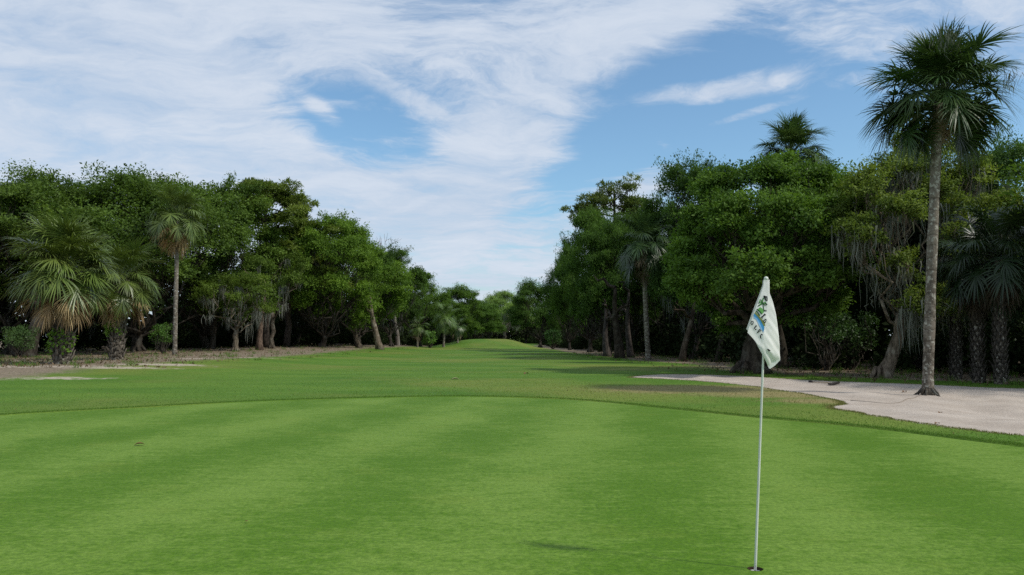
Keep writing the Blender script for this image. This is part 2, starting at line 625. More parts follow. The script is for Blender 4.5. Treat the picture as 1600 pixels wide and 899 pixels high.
f1 = q.math('ADD', f1, q.math('MULTIPLY', streak2, 0.85))
col = q.mix(q.ramp01(f1, 1.12, 1.62), (0.066, 0.150, 0.002), (0.140, 0.234, 0.029))
col = q.mix(q.ramp01(q.noise(gp, 0.8, 5, 0.65), 0.52, 0.75, 0, 0.35), col, (0.150, 0.215, 0.024))
col = q.mix(q.ramp01(fine, 0.34, 0.66), q.mix(1.0, col, (0.62, 0.68, 0.60), 'MULTIPLY'), q.mix(1.0, col, (1.34, 1.28, 1.35), 'MULTIPLY'))
hgt = q.math('ADD', q.math('MULTIPLY', fine, 1.0), q.math('MULTIPLY', streak2, 0.4))
finish(m, q, principled(q, col, 0.8, 0.2, bump(q, hgt, 0.55, 0.012)))

# bunker sand
m, q = new_mat('bunker_sand')
gp = gpos(q)
a = q.noise(gp, 0.7, 5, 0.6)
b = q.noise(q.mapping(gp, rot=(0, 0, R(20)), scale=(1, 3, 1)), 3.0, 6, 0.65)
c = q.noise(gp, 60, 3, 0.7)
col = q.mix(q.ramp01(a, 0.3, 0.7), (0.46, 0.39, 0.325), (0.58, 0.505, 0.43))
col = q.mix(q.ramp01(c, 0.3, 0.75), q.mix(1.0, col, (0.86, 0.85, 0.84), 'MULTIPLY'), col)
col = q.mix(q.ramp01(q.noise(gp, 14, 3, 0.6), 0.66, 0.74, 0, 0.5), col, (0.22, 0.17, 0.12))
rk_ = N(q.t, 'ShaderNodeTexWave')
q.put(rk_.inputs['Vector'], q.mapping(gp, rot=(0, 0, R(62))))
rk_.inputs['Scale'].default_value = 5.5
rk_.inputs['Distortion'].default_value = 3.0
rk_.inputs['Detail Scale'].default_value = 0.6
hgt = q.math('ADD', q.math('MULTIPLY', b, 1.3), q.math('ADD', q.math('MULTIPLY', c, 0.25), q.math('MULTIPLY', rk_.outputs['Fac'], 0.30)))
finish(m, q, principled(q, col, 0.95, 0.1, bump(q, hgt, 0.8, 0.05)))


def plain_mat(name, col, rough=0.6, spec=0.3, noise=0.15, nscale=12):
    m, q = new_mat(name)
    n = q.noise(opos(q), nscale, 4, 0.6)
    c1 = tuple(x * (1 - noise) for x in col)
    c2 = tuple(min(1, x * (1 + noise)) for x in col)
    finish(m, q, principled(q, q.mix(q.ramp01(n, 0.3, 0.7), c1, c2), rough, spec))
    return m


plain_mat('stick_paint', (0.66, 0.67, 0.60), 0.4, 0.4, 0.06)
plain_mat('cup_liner', (0.72, 0.72, 0.68), 0.5, 0.3, 0.05)
plain_mat('soil', (0.05, 0.035, 0.022), 0.95, 0.1, 0.4)
plain_mat('rake_black', (0.035, 0.030, 0.028), 0.6, 0.3, 0.2)
plain_mat('rake_wood', (0.36, 0.28, 0.19), 0.7, 0.2, 0.2)
plain_mat('cord_brown', (0.24, 0.20, 0.165), 0.9, 0.1, 0.3)
plain_mat('fallen_leaf', (0.17, 0.09, 0.04), 0.8, 0.2, 0.4)
plain_mat('pale_leaf', (0.50, 0.42, 0.28), 0.8, 0.2, 0.2)
plain_mat('print_black', (0.018, 0.020, 0.022), 0.8, 0.1, 0.1)
plain_mat('print_dark_green', (0.025, 0.085, 0.030), 0.8, 0.1, 0.15)
plain_mat('print_green', (0.14, 0.36, 0.10), 0.8, 0.1, 0.15)
plain_mat('print_blue', (0.06, 0.26, 0.50), 0.8, 0.1, 0.15)
plain_mat('print_light_blue', (0.22, 0.42, 0.66), 0.8, 0.1, 0.15)
plain_mat('print_olive', (0.22, 0.25, 0.08), 0.8, 0.1, 0.2)
m, q = new_mat('flag_cloth')
n = q.noise(q.mapping(opos(q), scale=(1, 1, 0.5), rot=(0, R(35), 0)), 26, 4, 0.6)
p = principled(q, (0.92, 0.89, 0.86), 0.75, 0.2, bump(q, n, 0.25, 0.01))
tr = N(q.t, 'ShaderNodeBsdfTranslucent')
tr.inputs['Color'].default_value = (0.86, 0.84, 0.84, 1)
mx = N(q.t, 'ShaderNodeMixShader')
mx.inputs[0].default_value = 0.30
q.t.links.new(p, mx.inputs[1])
q.t.links.new(tr.outputs[0], mx.inputs[2])
finish(m, q, mx.outputs[0])

# ------------------------------------------------------------------ ground, green, bunker
_g = [GXY(*p) for p in [(0, 650), (200, 638.5), (400, 628), (600, 622), (750, 620.5), (900, 625.5), (1056, 640), (1181, 653), (1306, 664),
                        (1397, 674), (1500, 687), (1598, 699)]]
_g += [(9.6, 9.0), (9.6, 3), (7.5, -4), (2, -8), (-6, -7), (-11, -1), (-13.3, 7), (-13.0, 13.5)]
GREEN = catmull(_g, 10)
_rel = GREEN - HOLE
_ga = np.arctan2(_rel[:, 1], _rel[:, 0])
_gr = np.hypot(_rel[:, 0], _rel[:, 1])
_o = np.argsort(_ga)
_ga, _gr = _ga[_o], _gr[_o]


def green_R(th):
    th = (th + np.pi) % (2 * np.pi) - np.pi
    return np.interp(th, np.concatenate([_ga - 2 * np.pi, _ga, _ga + 2 * np.pi]), np.concatenate([_gr, _gr, _gr]))


# angles: dense over the bunker side
def angles(n_other, dense):
    a1 = np.linspace(R(-20), R(115), dense, endpoint=False)
    a2 = np.linspace(R(115), R(340), n_other, endpoint=False)
    return np.concatenate([a1, a2])


TH = angles(140, 290)
nA = len(TH)
RG = green_R(TH)
ct, st_ = np.cos(TH), np.sin(TH)

# putting green with a real cup hole in it
rad = np.concatenate([[0.055, 0.0575, 0.065, 0.1, 0.2, 0.5], np.linspace(0.04, 1, 40)[1:]])
vs = []
for i, r in enumerate(rad):
    rr = np.full(nA, r) if i < 6 else np.maximum(r * RG, 0.55 + 0.0 * RG)
    x, y = HOLE[0] + rr * ct, HOLE[1] + rr * st_
    z = height(x, y, False)
    vs.append(np.stack([x, y, z], -1))
nR = len(rad)
V = np.concatenate(vs)
i, j = np.meshgrid(np.arange(nR - 1), np.arange(nA), indexing='ij')
j2 = (j + 1) % nA
Q = np.stack([i * nA + j, (i + 1) * nA + j, (i + 1) * nA + j2, i * nA + j2], -1).reshape(-1, 4)
green = structure(obj('putting_green', mesh_np('putting_green', V, None, Q, MAT['green_turf'], True)),
                  'close-mown bright putting green filling the foreground')

# ground sheet: from the green's edge to the horizon; the collar stands 2.5 cm above the green
r1 = np.linspace(0, 30, 145)[1:]
r2 = 30 * (3000 / 30) ** np.linspace(0, 1, 90)[1:]
off = np.concatenate([[0.0, 0.012, 0.03], np.linspace(0.06, 0.15, 2), r1[r1 > 0.2], r2])
lift = np.concatenate([[-0.01, 0.010, 0.014], np.full(len(off) - 3, 0.016)])
vs, dryA, litA, sandA = [], [], [], []
DRY_AND_SHADE = [((1090, 609), 4.2, 2.8, 1.15), ((1220, 617), 3.2, 2.0, 1.1), ((1285, 628), 1.9, 1.4, 0.95), ((430, 592), 14, 5, 0.28), ((560, 575), 14, 7, 0.30),
       ((820, 590), 9, 3.5, 0.20), ((1010, 578), 5, 4, 0.60), ((1120, 574), 6, 4, 0.72), ((960, 575), 6, 6, 0.30), ((760, 552), 12, 8, 0.28),  # right-hand patches: dry turf, weighted up to paint the shadow there too
       ((840, 537), 9, 12, 0.42)]
LIT_L = np.array([GXY(*p, z=0.25) for p in [(-400, 606), (0, 587), (130, 580), (240, 570), (330, 564), (430, 559), (520, 552), (600, 546)]]
                 + [(-15, 118), (-12.5, 150), (-12, 200), (-20, 260), (-200, 260), (-200, 20)])
LITTER_SHADE_R = np.array([(40, 26), (21, 29.5), (16, 31), (12.5, 35.5), (10.0, 41), (11.2, 50), (9.2, 60), (7.4, 72), (5.6, 88), (5.2, 110), (5, 140),  # litter, drawn nearer so its brown also stands in for shaded grass
                  (4, 175), (6, 200), (120, 200), (120, 26)])
SANDY = [((60, 574), 5.5, 1.6, 0.80), ((250, 571), 3.8, 2.0, 0.85), ((300, 562), 3.0, 1.6, 0.75), ((400, 560), 3.2, 1.8, 0.62), ((90, 585), 3.0, 1.2, 0.72),
         ((330, 556), 4.0, 2.0, 0.60), ((180, 575), 4.0, 1.5, 0.75), ((660, 541), 2.0, 3.0, 0.75), ((640, 541), 2, 2, .5), ((1090, 569), 4, 1.2, 0.40)]


def gauss_sum(specs, x, y, z=0.2):
    r = np.zeros_like(x)
    for (p, a, b, w) in specs:
        cx, cy = GXY(*p, z=z)
        r = np.maximum(r, w * np.exp(-(((x - cx) / a) ** 2 + ((y - cy) / b) ** 2)))
    return r


for o_, l_ in zip(off, lift):
    rr = RG + o_
    if o_ > 30:
        k = min(1.0, (o_ - 30) / 200)
        rr = RG * (1 - k) + o_
    x, y = HOLE[0] + rr * ct, HOLE[1] + rr * st_
    z = height(x, y, o_ < 45)
    vs.append(np.stack([x, y, z + l_ * (1 - 0.0)], -1))
    dryA.append(gauss_sum(DRY_AND_SHADE, x, y, 0.0))
    dl, il = seg_dist(LIT_L, x, y)
    dr, ir = seg_dist(LITTER_SHADE_R, x, y)
    sl = np.where(il, dl, -dl)
    sr = np.where(ir, dr, -dr)
    litA.append(np.maximum(sstep(-4.0, 4.5, sl) * 0.92, sstep(-2.0, 2.0, sr) * 0.72))
    sandA.append(gauss_sum(SANDY, x, y, 0.25))
V = np.concatenate(vs)
nR = len(off)
i, j = np.meshgrid(np.arange(nR - 1), np.arange(nA), indexing='ij')
j2 = (j + 1) % nA
Q = np.stack([i * nA + j, (i + 1) * nA + j, (i + 1) * nA + j2, i * nA + j2], -1).reshape(-1, 4)
ground = structure(obj('ground', mesh_np('ground', V, None, Q, MAT['fairway_turf'], True,
                                          {'dry': np.concatenate(dryA), 'litter': np.concatenate(litA), 'sandy': np.concatenate(sandA)})),
                   'mown fairway and verge running away between the woods')

# sand
xs = np.arange(4.0, 24.5, 0.16)
ys = np.arange(11.5, 41.0, 0.16)
gx, gy = np.meshgrid(xs, ys, indexing='ij')
sd = bunker_sd(gx, gy)
Z = sand_h(gx, gy)
V = np.stack([gx, gy, Z], -1).reshape(-1, 3)
i, j = np.meshgrid(np.arange(len(xs) - 1), np.arange(len(ys) - 1), indexing='ij')
ny = len(ys)
Q = np.stack([i * ny + j, (i + 1) * ny + j, (i + 1) * ny + j + 1, i * ny + j + 1], -1).reshape(-1, 4)
keep = (sd.ravel()[Q] < 0.35).all(1)
Q = Q[keep]
used = np.unique(Q)
rem = np.zeros(len(V), int)
rem[used] = np.arange(len(used))
structure(obj('bunker', mesh_np('bunker', V[used], None, rem[Q], MAT['bunker_sand'], True)), 'pale sand bunker with a long narrow tail')


def gz(x, y):
    return float(height(np.array([x]), np.array([y]))[0]) + 0.024


# ------------------------------------------------------------------ tree builders
def limb_path(a, b, rng, sag=0.0, wob=0.12, n=7):
    a, b = np.asarray(a, float), np.asarray(b, float)
    t = np.linspace(0, 1, n)[:, None]
    L = np.linalg.norm(b - a)
    p = a + (b - a) * t
    hor = np.array([b[0] - a[0], b[1] - a[1], 0])
    p = p + np.sin(t * np.pi) * (hor * 0.12 + np.array([0, 0, -sag * L]))
    off = rng.normal(0, wob * L * 0.22, (n, 3))
    off[0] = off[-1] = 0
    return p + off * np.sin(t * np.pi)


def moss_mesh(name, anchors, rng, lmin=0.5, lmax=2.2, strips=14, width=0.034, spread=0.24):
    vs, qs, tt, n = [], [], [], 0
    for a in anchors:
        L = rng.uniform(lmin, lmax)
        tb = rng.uniform(0.2, 0.9)
        for s in range(strips):
            p = np.asarray(a) + rng.normal(0, spread, 3) * np.array([1, 1, 0.4])
            l = L * rng.uniform(0.35, 1.0)
            an = rng.uniform(0, np.pi)
            wd = np.array([np.cos(an), np.sin(an), 0]) * width * rng.uniform(0.5, 1.3)
            k = 3
            for m_ in range(k + 1):
                f = m_ / k
                c = p + np.array([0, 0, -l * f]) + rng.normal(0, 0.055, 3)
                w = wd * (1 - f) ** 0.7 * (0.6 + 0.8 * rng.random())
                vs += [c - w, c + w]
                tt += [tb, tb]
            for m_ in range(k):
                qs.append([n + 2 * m_, n + 2 * m_ + 1, n + 2 * m_ + 3, n + 2 * m_ + 2])
            n += 2 * (k + 1)
    return mesh_np(name, np.array(vs), None, np.array(qs), MAT['spanish_moss'], False, {'tint': np.clip(np.array(tt), 0, 1)})


def make_oak(seed, H=14.0, Rw=6.5, zb=3.6, trunk_r=0.42, lean=(0, 0), n_lobes=19, per=13, sprigs=92, leaf=0.20, lobes=None, lobe_r=None,
             moss=0, fork=None, clump_r=0.19, mossl=(0.5, 2.2), flat=0.72, k=4, low=-0.85):
    rng = np.random.default_rng(seed)
    wood = MB()
    zc = (zb + H) / 2 + 0.3
    hz = (H - zb) / 2
    fk = np.array(fork if fork is not None else (lean[0], lean[1], zb * 0.72))
    if lobes is None:
        lobes = []
        ga = np.pi * (3 - 5 ** 0.5)
        for i in range(n_lobes):
            zf = 1 - (i + 0.5) / n_lobes * (1 - low)
            zf = np.clip(zf + rng.normal(0, 0.08), low, 1)
            rr = np.sqrt(max(0, 1 - zf * zf)) if zf > 0 else 1.0 - 0.25 * abs(zf)
            a = i * ga + rng.normal(0, 0.3)
            s = rng.uniform(0.62, 0.86)
            lobes.append([lean[0] * 1.3 + np.cos(a) * rr * Rw * s, lean[1] * 1.3 + np.sin(a) * rr * Rw * s, zc + zf * hz * rng.uniform(0.62, 0.86),
                          Rw * rng.uniform(0.22, 0.46)])
    # trunk
    tp = limb_path((0, 0, -0.15), fk, rng, 0, 0.10, 7)
    rr = trunk_r * np.array([1.45, 1.15, 1.03, 0.97, 0.93, 0.90, 0.86])
    wood.tube(tp, rr, 14, True, 0.06, rng)
    for s in range(6):                                   # root flare
        a = s * 2 * np.pi / 6 + rng.uniform(-.3, .3)
        e = np.array([np.cos(a), np.sin(a), 0])
        wood.tube([e * trunk_r * 0.7 + (0, 0, 0.45), e * trunk_r * 1.4 + (0, 0, 0.14), e * trunk_r * 1.9 + (0, 0, -0.12)],
                  [trunk_r * 0.42, trunk_r * 0.32, trunk_r * 0.12], 6)
    LV, LQ, LT, n = [], [], [], 0
    anchors = []
    for li, (lx, ly, lz, lr) in enumerate(lobes):
        c = np.array([lx, ly, lz])
        start = tp[-1] - np.array([0, 0, rng.uniform(0, 0.25) * fk[2]])
        # leave low lobes from lower on the trunk
        lp = limb_path(start, c - np.array([0, 0, lr * 0.25]), rng, 0.05, 0.35, 8)
        r0 = trunk_r * rng.uniform(0.24, 0.38)
        wood.tube(lp, np.linspace(r0, r0 * 0.28, 8), 7, False, 0.05, rng)
        for q_ in lp[3:]:
            if rng.random() < 0.5:
                anchors.append(q_)
        axis = unit(c - np.array([lean[0], lean[1], zc - hz * 0.4]))
        for ci in range(per):
            d = unit(unit(rng.normal(0, 1, 3)) + axis * 0.75)
            cr = max(0.5, Rw * clump_r * rng.uniform(0.65, 1.25) * (lr / (Rw * 0.34)))
            cc = c + d * (lr - cr * 0.35) * np.array([1, 1, 0.8])
            wood.tube(limb_path(lp[-2 - int(rng.integers(0, 3))], cc, rng, 0, 0.3, 5), np.linspace(r0 * 0.26, 0.012, 5), 4, False)
            ns = int(sprigs * (cr / (Rw * clump_r)) ** 1.6) + 12
            # a spray of twigs reaching outwards: flat, ragged, longer than wide
            ao = unit(d * np.array([1, 1, 0.45]) + rng.normal(0, 0.30, 3))
            sd_ = unit(np.cross(ao, np.array([0, 0, 1.0])))
            up_ = np.cross(sd_, ao)
            g3 = rng.normal(0, 1, (ns, 3))
            g3 = g3 / (1 + 0.34 * np.linalg.norm(g3, axis=1, keepdims=True))
            tw = rng.integers(0, 7, ns)                       # seven twigs in a spray
            toff = np.clip(rng.normal(0, 0.55, (7, 3)), -0.95, 0.95) * np.array([0.8, 1.0, 0.55])
            g3 = g3 * 0.55 + toff[tw]
            P = cc + (g3[:, :1] * ao * 0.95 + g3[:, 1:2] * sd_ * 0.80 + g3[:, 2:] * up_ * flat * 0.62) * cr
            dirs = unit((P - cc) / cr + np.array([0, 0, 0.45]) + ao * 0.3)
            tb = np.clip(0.45 + rng.normal(0, 0.18), 0.05, 0.95)
            v, q2, t2 = leaf_quads(P, dirs, leaf, rng, k, 0.52, tint=np.full(ns, tb))
            LV.append(v)
            LQ.append(q2 + n)
            LT.append(t2)
            n += len(v)
            if rng.random() < 0.5:
                anchors.append(cc - np.array([0, 0, cr * 0.5]))
    trunk = wood.mesh('trunk', MAT['oak_bark'], True)
    crown = mesh_np('crown', np.concatenate(LV), None, np.concatenate(LQ), MAT['oak_leaf'], False, {'tint': np.concatenate(LT)})
    cz = np.concatenate(LV)
    H = float(np.percentile(cz[:, 2], 99.6))
    Rw = float(np.percentile(np.hypot(cz[:, 0], cz[:, 1]), 96))
    ms = None
    if moss:
        anchors = np.array(anchors)
        w = np.clip(1.3 - (anchors[:, 2] - zb) / (H - zb), 0.1, 1)
        pick = rng.choice(len(anchors), min(moss, len(anchors)), replace=moss > len(anchors), p=w / w.sum())
        ms = moss_mesh('moss', anchors[pick], rng, *mossl)
    return dict(H=H, R=Rw, trunk=trunk, crown=crown, moss=ms, name='live_oak', cat='tree')


def make_pine(seed, H=19.0, Rw=5.0, zb=12.0, trunk_r=0.30, n_limbs=20, tufts=52, flat_top=True, open_=0.0):
    rng = np.random.default_rng(seed)
    wood = MB()
    tp = limb_path((0, 0, -0.15), (rng.normal(0, .4), rng.normal(0, .4), H * 0.95), rng, 0, 0.03, 12)
    wood.tube(tp, trunk_r * np.linspace(1.15, 0.30, 12) ** 0.9, 10, True, 0.04, rng)
    LV, LQ, LT, n = [], [], [], 0
    for i in range(n_limbs):
        f = (i + 0.5) / n_limbs
        z0 = zb - 1.0 + (H - zb) * 0.80 * f
        a = i * 2.4 + rng.normal(0, 0.35)
        reach = Rw * (0.98 - 0.60 * f ** 2.0) * rng.uniform(0.6, 1.0)
        k = int(np.clip(np.searchsorted(tp[:, 2], z0), 1, 11))
        s = tp[k]
        e = np.array([s[0] + np.cos(a) * reach, s[1] + np.sin(a) * reach, min(z0 + rng.uniform(0.6, 2.2), H - 0.4)])
        lp = limb_path((s[0], s[1], z0), e, rng, 0.06, 0.4, 7)
        wood.tube(lp, np.linspace(0.10, 0.03, 7), 5, False)
        for cidx in range(5):
            b = lp[-1 - cidx // 2] + rng.normal(0, 0.45, 3) * np.array([1.3, 1.3, 0.45])
            wood.tube([lp[-2 - cidx // 2], (lp[-2 - cidx // 2] + b) / 2 + (0, 0, .05), b], [0.03, 0.022, 0.012], 4, False)
            cr = rng.uniform(0.55, 1.0)
            ns = tufts
            d = sphere_dirs(ns, rng)
            d[:, 2] = np.abs(d[:, 2]) * np.where(rng.random(ns) < 0.75, 1, -0.5)
            P = b + d * cr * rng.uniform(0.5, 1.0, ns)[:, None] * np.array([1.15, 1.15, 0.55])
            tb = np.clip(0.5 + rng.normal(0, 0.18), 0, 1)
            v, q2, t2 = leaf_quads(P, unit(d + (0, 0, 0.6)), 0.36, rng, 6, 0.22, spread=0.8, tint=np.full(ns, tb), jitter=0.12)
            LV.append(v)
            LQ.append(q2 + n)
            LT.append(t2)
            n += len(v)
    return dict(H=H, R=Rw, trunk=wood.mesh('trunk', MAT['pine_bark'], True),
                crown=mesh_np('crown', np.concatenate(LV), None, np.concatenate(LQ), MAT['pine_needle'], False, {'tint': np.concatenate(LT)}),
                moss=None, name='pine_tree', cat='tree')


def make_bare(seed, H=13.0):
    rng = np.random.default_rng(seed)
    wood = MB()

    def grow(p, d, L, r, lev):
        n = 5
        pts = [p]
        for k in range(n - 1):
            d = unit(d + rng.normal(0, 0.13, 3) + np.array([0, 0, 0.05]))
            pts.append(pts[-1] + d * L / (n - 1))
        wood.tube(pts, np.linspace(r, r * 0.55, n), 7 if lev == 0 else 4, False)
        if lev >= 4:
            return
        for c in range(3 if lev < 3 else 4):
            at = pts[-1] if c == 0 else pts[int(rng.integers(2, n))]
            nd = unit(d + rng.normal(0, 0.52, 3) + np.array([0, 0, 0.12]))
            grow(at, nd, L * rng.uniform(0.55, 0.78), max(r * 0.5, 0.018), lev + 1)
    grow(np.array([0, 0, -0.1]), np.array([0, 0, 1.0]), H * 0.38, 0.24, 0)
    H = float(np.percentile(np.concatenate(wood.v)[:, 2], 99.8))
    return dict(H=H, R=4, trunk=wood.mesh('branches', MAT['bare_twig'], True), crown=None, moss=None, name='bare_tree', cat='tree')


def place(pr, label, px, d, top, half=None, rot=0.0, color=(1, 1, 1), group=None, cat=None, base_z=None, bark=(0.6, 0.6, 0.6), moss_color=(1, 1, 1)):  # bark dimmed by default: shade under the crowns put into its colour
    """a tree with its crown top at picture row `top`, d metres ahead; half = half width in picture pixels"""
    x = X(px, d)
    z0 = gz(x, d) - 0.024 if base_z is None else base_z
    Ht = ZY(top, d) - z0
    sz = Ht / pr['H']
    sxy = sz if half is None else 1.12 * (half / F * d) / pr['R']
    e = bpy.data.objects.new(pr['name'], None)
    C.objects.link(e)
    e.location = (x, d, z0)
    e.rotation_euler = (0, 0, rot)
    e.scale = (sxy, sxy, sz)
    tag(e, label, cat or pr['cat'], group)
    obj('trunk', pr['trunk'], e, color=bark)
    if pr['crown']:
        obj('crown', pr['crown'], e, color=color)
    if pr['moss']:
        obj('hanging_moss', pr['moss'], e, color=moss_color)['kind'] = 'stuff'
    return e


# ------------------------------------------------------------------ palms
def frond_mesh(name, el, seed, dead=False, n=44, Lp=1.05, Ls=0.95, stiff=1.0):
    rng = np.random.default_rng(seed)
    mb = MB()
    ang = R(el)
    bend = R(rng.uniform(10, 26)) if not dead else R(8)
    k = 6
    pts = [np.zeros(3)]
    lp = Lp * rng.uniform(0.85, 1.12)
    for i in range(k):
        a = ang - bend * (i / k) ** 1.3 * max(0.25, math.cos(ang))
        pts.append(pts[-1] + np.array([math.cos(a), rng.normal(0, .012), math.sin(a)]) * lp / k)
    pts = np.array(pts)
    mb.tube(pts, np.linspace(0.030, 0.013, k + 1), 4, False, tint=0.75)
    # costa
    cl = 0.50 if not dead else 0.40
    a = ang - bend * max(0.25, math.cos(ang))
    cpts, ctan = [pts[-1]], []
    cb = R(rng.uniform(45, 75)) * max(0.45, math.cos(ang)) if not dead else R(15)
    for i in range(6):
        aa = a - cb * (i / 5)
        if aa < R(-88):
            aa = R(-88)
        tvec = np.array([math.cos(aa), 0, math.sin(aa)])
        ctan.append(tvec)
        cpts.append(cpts[-1] + tvec * cl / 6)
    cpts = np.array(cpts)
    B = np.array([0, 1.0, 0])
    vs, ts, qs, tt = [], [], [], []
    c0 = 0
    fanV = rng.uniform(-0.05, 0.30)
    droop = rng.uniform(0.40, 0.85) * stiff if not dead else 0.9
    for j in range(n):
        s = -1 + 2 * j / (n - 1)
        ph = s * R(148 if not dead else 70) + rng.normal(0, 0.035)
        u = (1 - abs(s)) ** 0.85 * 5.0
        iu = int(min(u, 4.999))
        f = u - iu
        b = cpts[iu] * (1 - f) + cpts[iu + 1] * f
        T = ctan[min(iu, 5)]
        Nn = np.cross(T, B)
        if Nn[2] < 0 and abs(Nn[2]) > 0.15:
            Nn = -Nn
        dvec = T * math.cos(ph) + B * math.sin(ph) + Nn * (fanV * abs(math.sin(ph)) + rng.normal(0, 0.11))
        dvec = unit(dvec)
        L = Ls * (0.74 + 0.26 * math.cos(ph * 0.8)) * rng.uniform(0.80, 1.12)
        wax = unit(np.cross(dvec, Nn))
        wd = np.array([0.010, 0.024, 0.020, 0.011, 0.0]) * (1.0 if not dead else 0.8)
        if dead:
            wax = unit(wax + rng.normal(0, 0.5, 3))
        p = b.copy()
        dd = dvec.copy()
        st = 4
        tn = float(np.clip((0.5 if not dead else 0.5) + rng.normal(0, 0.16), 0, 1))
        for i in range(st + 1):
            w = wax * wd[i]
            if i < st:
                vs += [p - w, p + w]
                tt += [tn, tn]
            else:
                vs += [p]
                tt += [tn]
            g_ = droop * (0.10 if i < 2 else (0.55 if i == 2 else 1.0)) * rng.uniform(0.5, 1.4)
            dd = unit(dd + np.array([0, 0, -g_]))
            p = p + dd * L / st
        for i in range(st - 1):
            qs.append([c0 + 2 * i, c0 + 2 * i + 1, c0 + 2 * i + 3, c0 + 2 * i + 2])
        ts.append([c0 + 2 * (st - 1), c0 + 2 * (st - 1) + 1, c0 + 2 * st])
        c0 += 2 * st + 1
    mb.add(np.array(vs), ts, qs, np.array(tt))
    return mb.mesh(name, MAT['palm_dead_leaf' if dead else 'palm_leaf'])


GREEN_EL = [82, 66, 50, 34, 18, 2, -14, -32, -50]
FROND = {e: [frond_mesh('frond', e, 100 + i * 7 + k) for k in range(3)] for i, e in enumerate(GREEN_EL)}
FROND_S = {e: [frond_mesh('frond', e, 500 + i * 7 + k, stiff=0.45, n=50, Ls=1.0) for k in range(4)] for i, e in enumerate(GREEN_EL)}
DEAD_EL = [-22, -48, -64, -80]
DEADF = {e: [frond_mesh('frond', e, 300 + i * 5 + k, True, n=22, Ls=0.85) for k in range(3)] for i, e in enumerate(DEAD_EL)}

# a split leaf base ("boot") left on a trunk: an upside-down Y
mb = MB()


def wedge(mb, a, b, wa, wb, ta, tb):
    a, b = np.array(a, float), np.array(b, float)
    d = unit(b - a)
    s = unit(np.cross(d, np.array([1.0, 0, 0])))
    o = np.array([1.0, 0, 0])
    v = []
    for p, w, t in ((a, wa, ta), (b, wb, tb)):
        v += [p - s * w - o * t, p + s * w - o * t, p + s * w + o * t, p - s * w + o * t]
    mb.add(v, None, [[0, 3, 2, 1], [4, 5, 6, 7], [0, 1, 5, 4], [1, 2, 6, 5], [2, 3, 7, 6], [3, 0, 4, 7]])


wedge(mb, (0.0, -0.10, -0.16), (0.055, 0.0, 0.06), 0.030, 0.034, 0.018, 0.020)
wedge(mb, (0.0, 0.10, -0.16), (0.055, 0.0, 0.06), 0.030, 0.034, 0.018, 0.020)
wedge(mb, (0.050, 0, 0.04), (0.135, 0, 0.24), 0.042, 0.026, 0.020, 0.012)
BOOT = mb.mesh('leaf_boot', MAT['boot_bark'])


